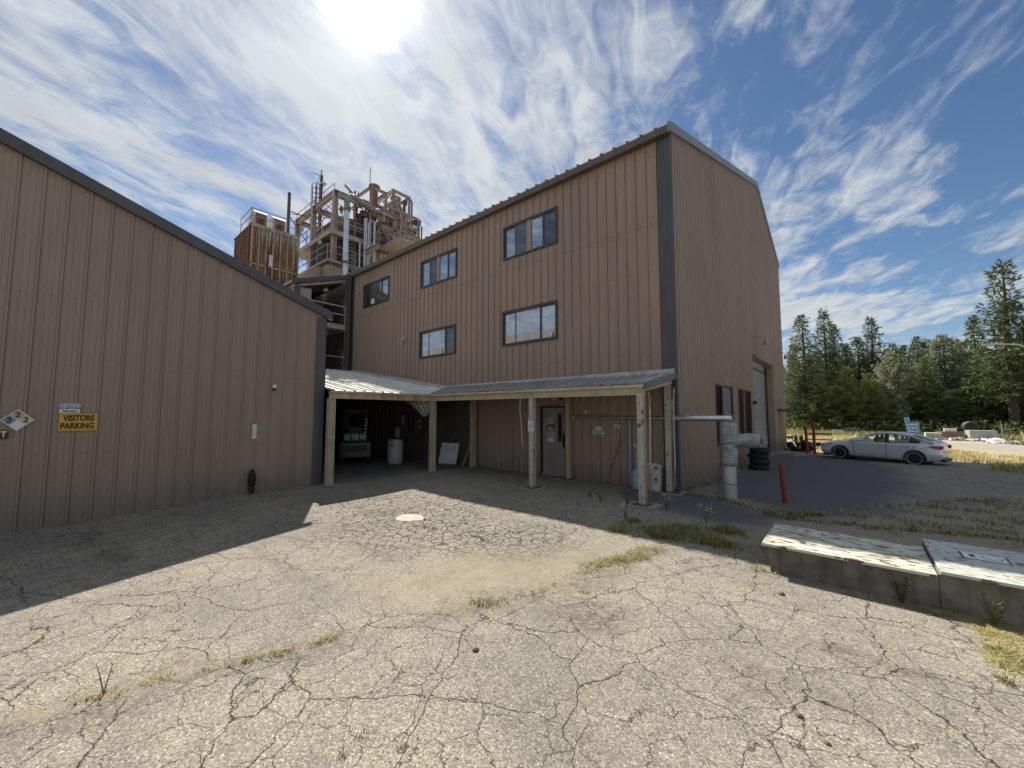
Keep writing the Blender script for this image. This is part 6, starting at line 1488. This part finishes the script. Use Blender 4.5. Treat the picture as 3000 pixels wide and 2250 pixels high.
blades('field_grass', 'dry golden grass in the sunlit field behind the car', fill([(-3, 33), (3, 30), (5, 26), (9, 24), (12, 28), (9, 34), (6, 38), (-1, 62), (-6, 62)], 1500, 14, .5, 20, .02), ['dry', 'dryyel', 'grass'], .18, .6, 13, .018, (7, 2, 1))
blades('roadside_grass', 'tall dry stalks at the sunlit edge of the driveway', fill([(4.0, 24.2), (5.0, 24.6), (7.6, 21.5), (7, 20.2), (5.2, 22.2)], 120, 16, .3, 22), ['dry', 'dryyel'], .32, .5, 14, .012)
blades('tree_line_grass', 'pale tall grass in front of the undergrowth', fill([(-9, 60), (-8, 66), (20, 66), (20, 61), (8, 62)], 700, 12, .6, 23), ['dry', 'dryyel', 'grass'], .6, .35, 15, .03, (3, 3, 2))
def weed(x, y, h, lb, flowers, seed, n=7, leafy=False):
    rng = random.Random(seed); z = gz(x, y); t = thing('weed', (x, y, z), lb, 'weed', 'weeds growing through the pavement')
    st = MB(); lf = MB(); fl = MB()
    for k in range(n):
        a = rng.uniform(0, 6.28); sp = rng.uniform(.1, .45)*h; tip = Vector((x+sp*cos(a), y+sp*sin(a), z+h*rng.uniform(.6, 1.)))
        b = Vector((x, y, z)); m = b.lerp(tip, .5)+Vector((0, 0, .06*h)); st.tube([b, m, tip], [.004, .003, .0015], 4, False)
        for q in range(10 if leafy else 6):
            u = rng.uniform(.15, 1); c = b.lerp(m, u*2) if u < .5 else m.lerp(tip, u*2-1)
            d = Vector((rng.gauss(0, 1), rng.gauss(0, 1), rng.gauss(.3, .6))).normalized(); w = d.cross(Vector((0, 0, 1))).normalized(); s = rng.uniform(.02, .05)
            lf.add([c, c+d*s*.5+w*s*.16, c+d*s, c+d*s*.5-w*s*.16], [(0, 1, 2, 3)])
        if flowers:
            for q in range(5):
                c = tip+Vector((rng.gauss(0, .03), rng.gauss(0, .03), rng.gauss(0, .03))); s = rng.uniform(.006, .011)
                fl.lathe((c.x, c.y, c.z), [(s*.4, -s*.3), (s, 0), (s*.5, s*.4)], 6)
    st.build('stems', M['grass'], t, fixn=False); lf.build('leaves', M['grass'], t, fixn=False)
    if flowers: fl.build('flowers', M['white'], t)
weed(-2.94, 8.22, .34, 'white-flowered weed right of the end canopy post', True, 31)
weed(-2.08, 7.81, .36, 'white-flowered weed in the grass nearest the vault', True, 32)
weed(-3.27, 7.05, .30, 'white-flowered weed at the left tip of the grass patch', True, 33)
weed(-4.31, 8.02, .26, 'sprawling grey-green weed between the two front canopy posts', False, 34, 10, True)
weed(-3.72, 8.1, .48, 'tall leafy weed just left of the end canopy post', False, 35, 14, True)
weed(.31, 5.90, .28, 'leafy weed against the front of the cream lidded vault', False, 36, 12, True)
weed(.93, 5.86, .30, 'leafy weed in the straw in front of the pale green lidded vault', False, 37, 12, True)
weed(-4.09, .33, .24, 'thin single stalk weed in the seam at lower left', False, 38, 2, False)
weed(-4.7, 8.25, .16, 'low weed near the canopy behind the leafy one', False, 39, 9, True)
rng = random.Random(99); mb = MB()
for i in range(2600):
    d = rng.uniform(1.6, 9.5); a = RAD(40.75+rng.uniform(-54, 52)); x, y = -d*sin(a), d*cos(a)
    if x < -10.5 or y > 8.4 or MN.noise((x*.9, y*.9, 7.)) < rng.uniform(-.5, .35): continue
    q = rng.uniform(.003, .011)*(.7+d*.09); z = gz(x, y); b = rng.uniform(0, 6.28)
    mb.mi = 0 if rng.random() < .55 else 1
    mb.add([(x+q*cos(b), y+q*sin(b), z), (x+q*.8*cos(b+2), y+q*.8*sin(b+2), z), (x+q*cos(b+4.1), y+q*cos(b+1), z), (x, y, z+q*.9)], [(0, 1, 3), (1, 2, 3), (2, 0, 3)])
tag(mb.build('grit', [worn('dark_grit', (.045, .04, .036), .9), worn('pale_grit', (.36, .33, .28), .9)]), 'loose grit and crumbs scattered over the asphalt', 'grit', kind='stuff')
# stones and pavement patch
for i, (x, y, s) in enumerate(((-.67, 5.30, .035), (-2.48, 2.41, .030), (-6.1, 4.6, .03), (-.35, 3.3, .025), (-.2, 3.15, .02))):
    mb = MB(); mb.lathe((x, y, gz(x, y)-.01), [(s*.7, 0), (s, s*.4), (s*.8, s*.9), (s*.3, s*1.2)], 7)
    lb = ['dark clod of dirt in front of the cream lidded vault', 'small dark stone near the middle of the foreground', 'small stone right of the pale round patch', 'small dark stone in the right foreground', 'smallest dark pebble in the right foreground'][i]
    tag(mb.build('stone', M['steel_dark']), lb, 'stone', 'loose dark stones on the asphalt')
mb = MB(); pts = [(-6.45+.30*cos(a)*(1+.12*sin(3*a)), 4.50+.24*sin(a)*(1+.1*cos(4*a))) for a in [k*2*pi/22 for k in range(22)]]
mb.add([(p[0], p[1], gz(*p)+.006) for p in pts]+[(-6.45, 4.5, gz(-6.45, 4.5)+.012)], [(i, (i+1) % 22, 22) for i in range(22)])
tag(mb.build('concrete_patch', worn('pale_patch', (.40, .37, .31), .9, 0, .12, 8, 0, 0, chip=.25, chipcol=(.2, .18, .15)), fixn=False), kind='structure')
mb = MB().box((-20.5, 4.97, -.2), (-11.0, 10.36, .012)); tag(mb.build('bay_floor', worn('bay_slab', (.16, .15, .135), .9, 0, .3, 2)), kind='structure')
print('objects', len(bpy.data.objects))
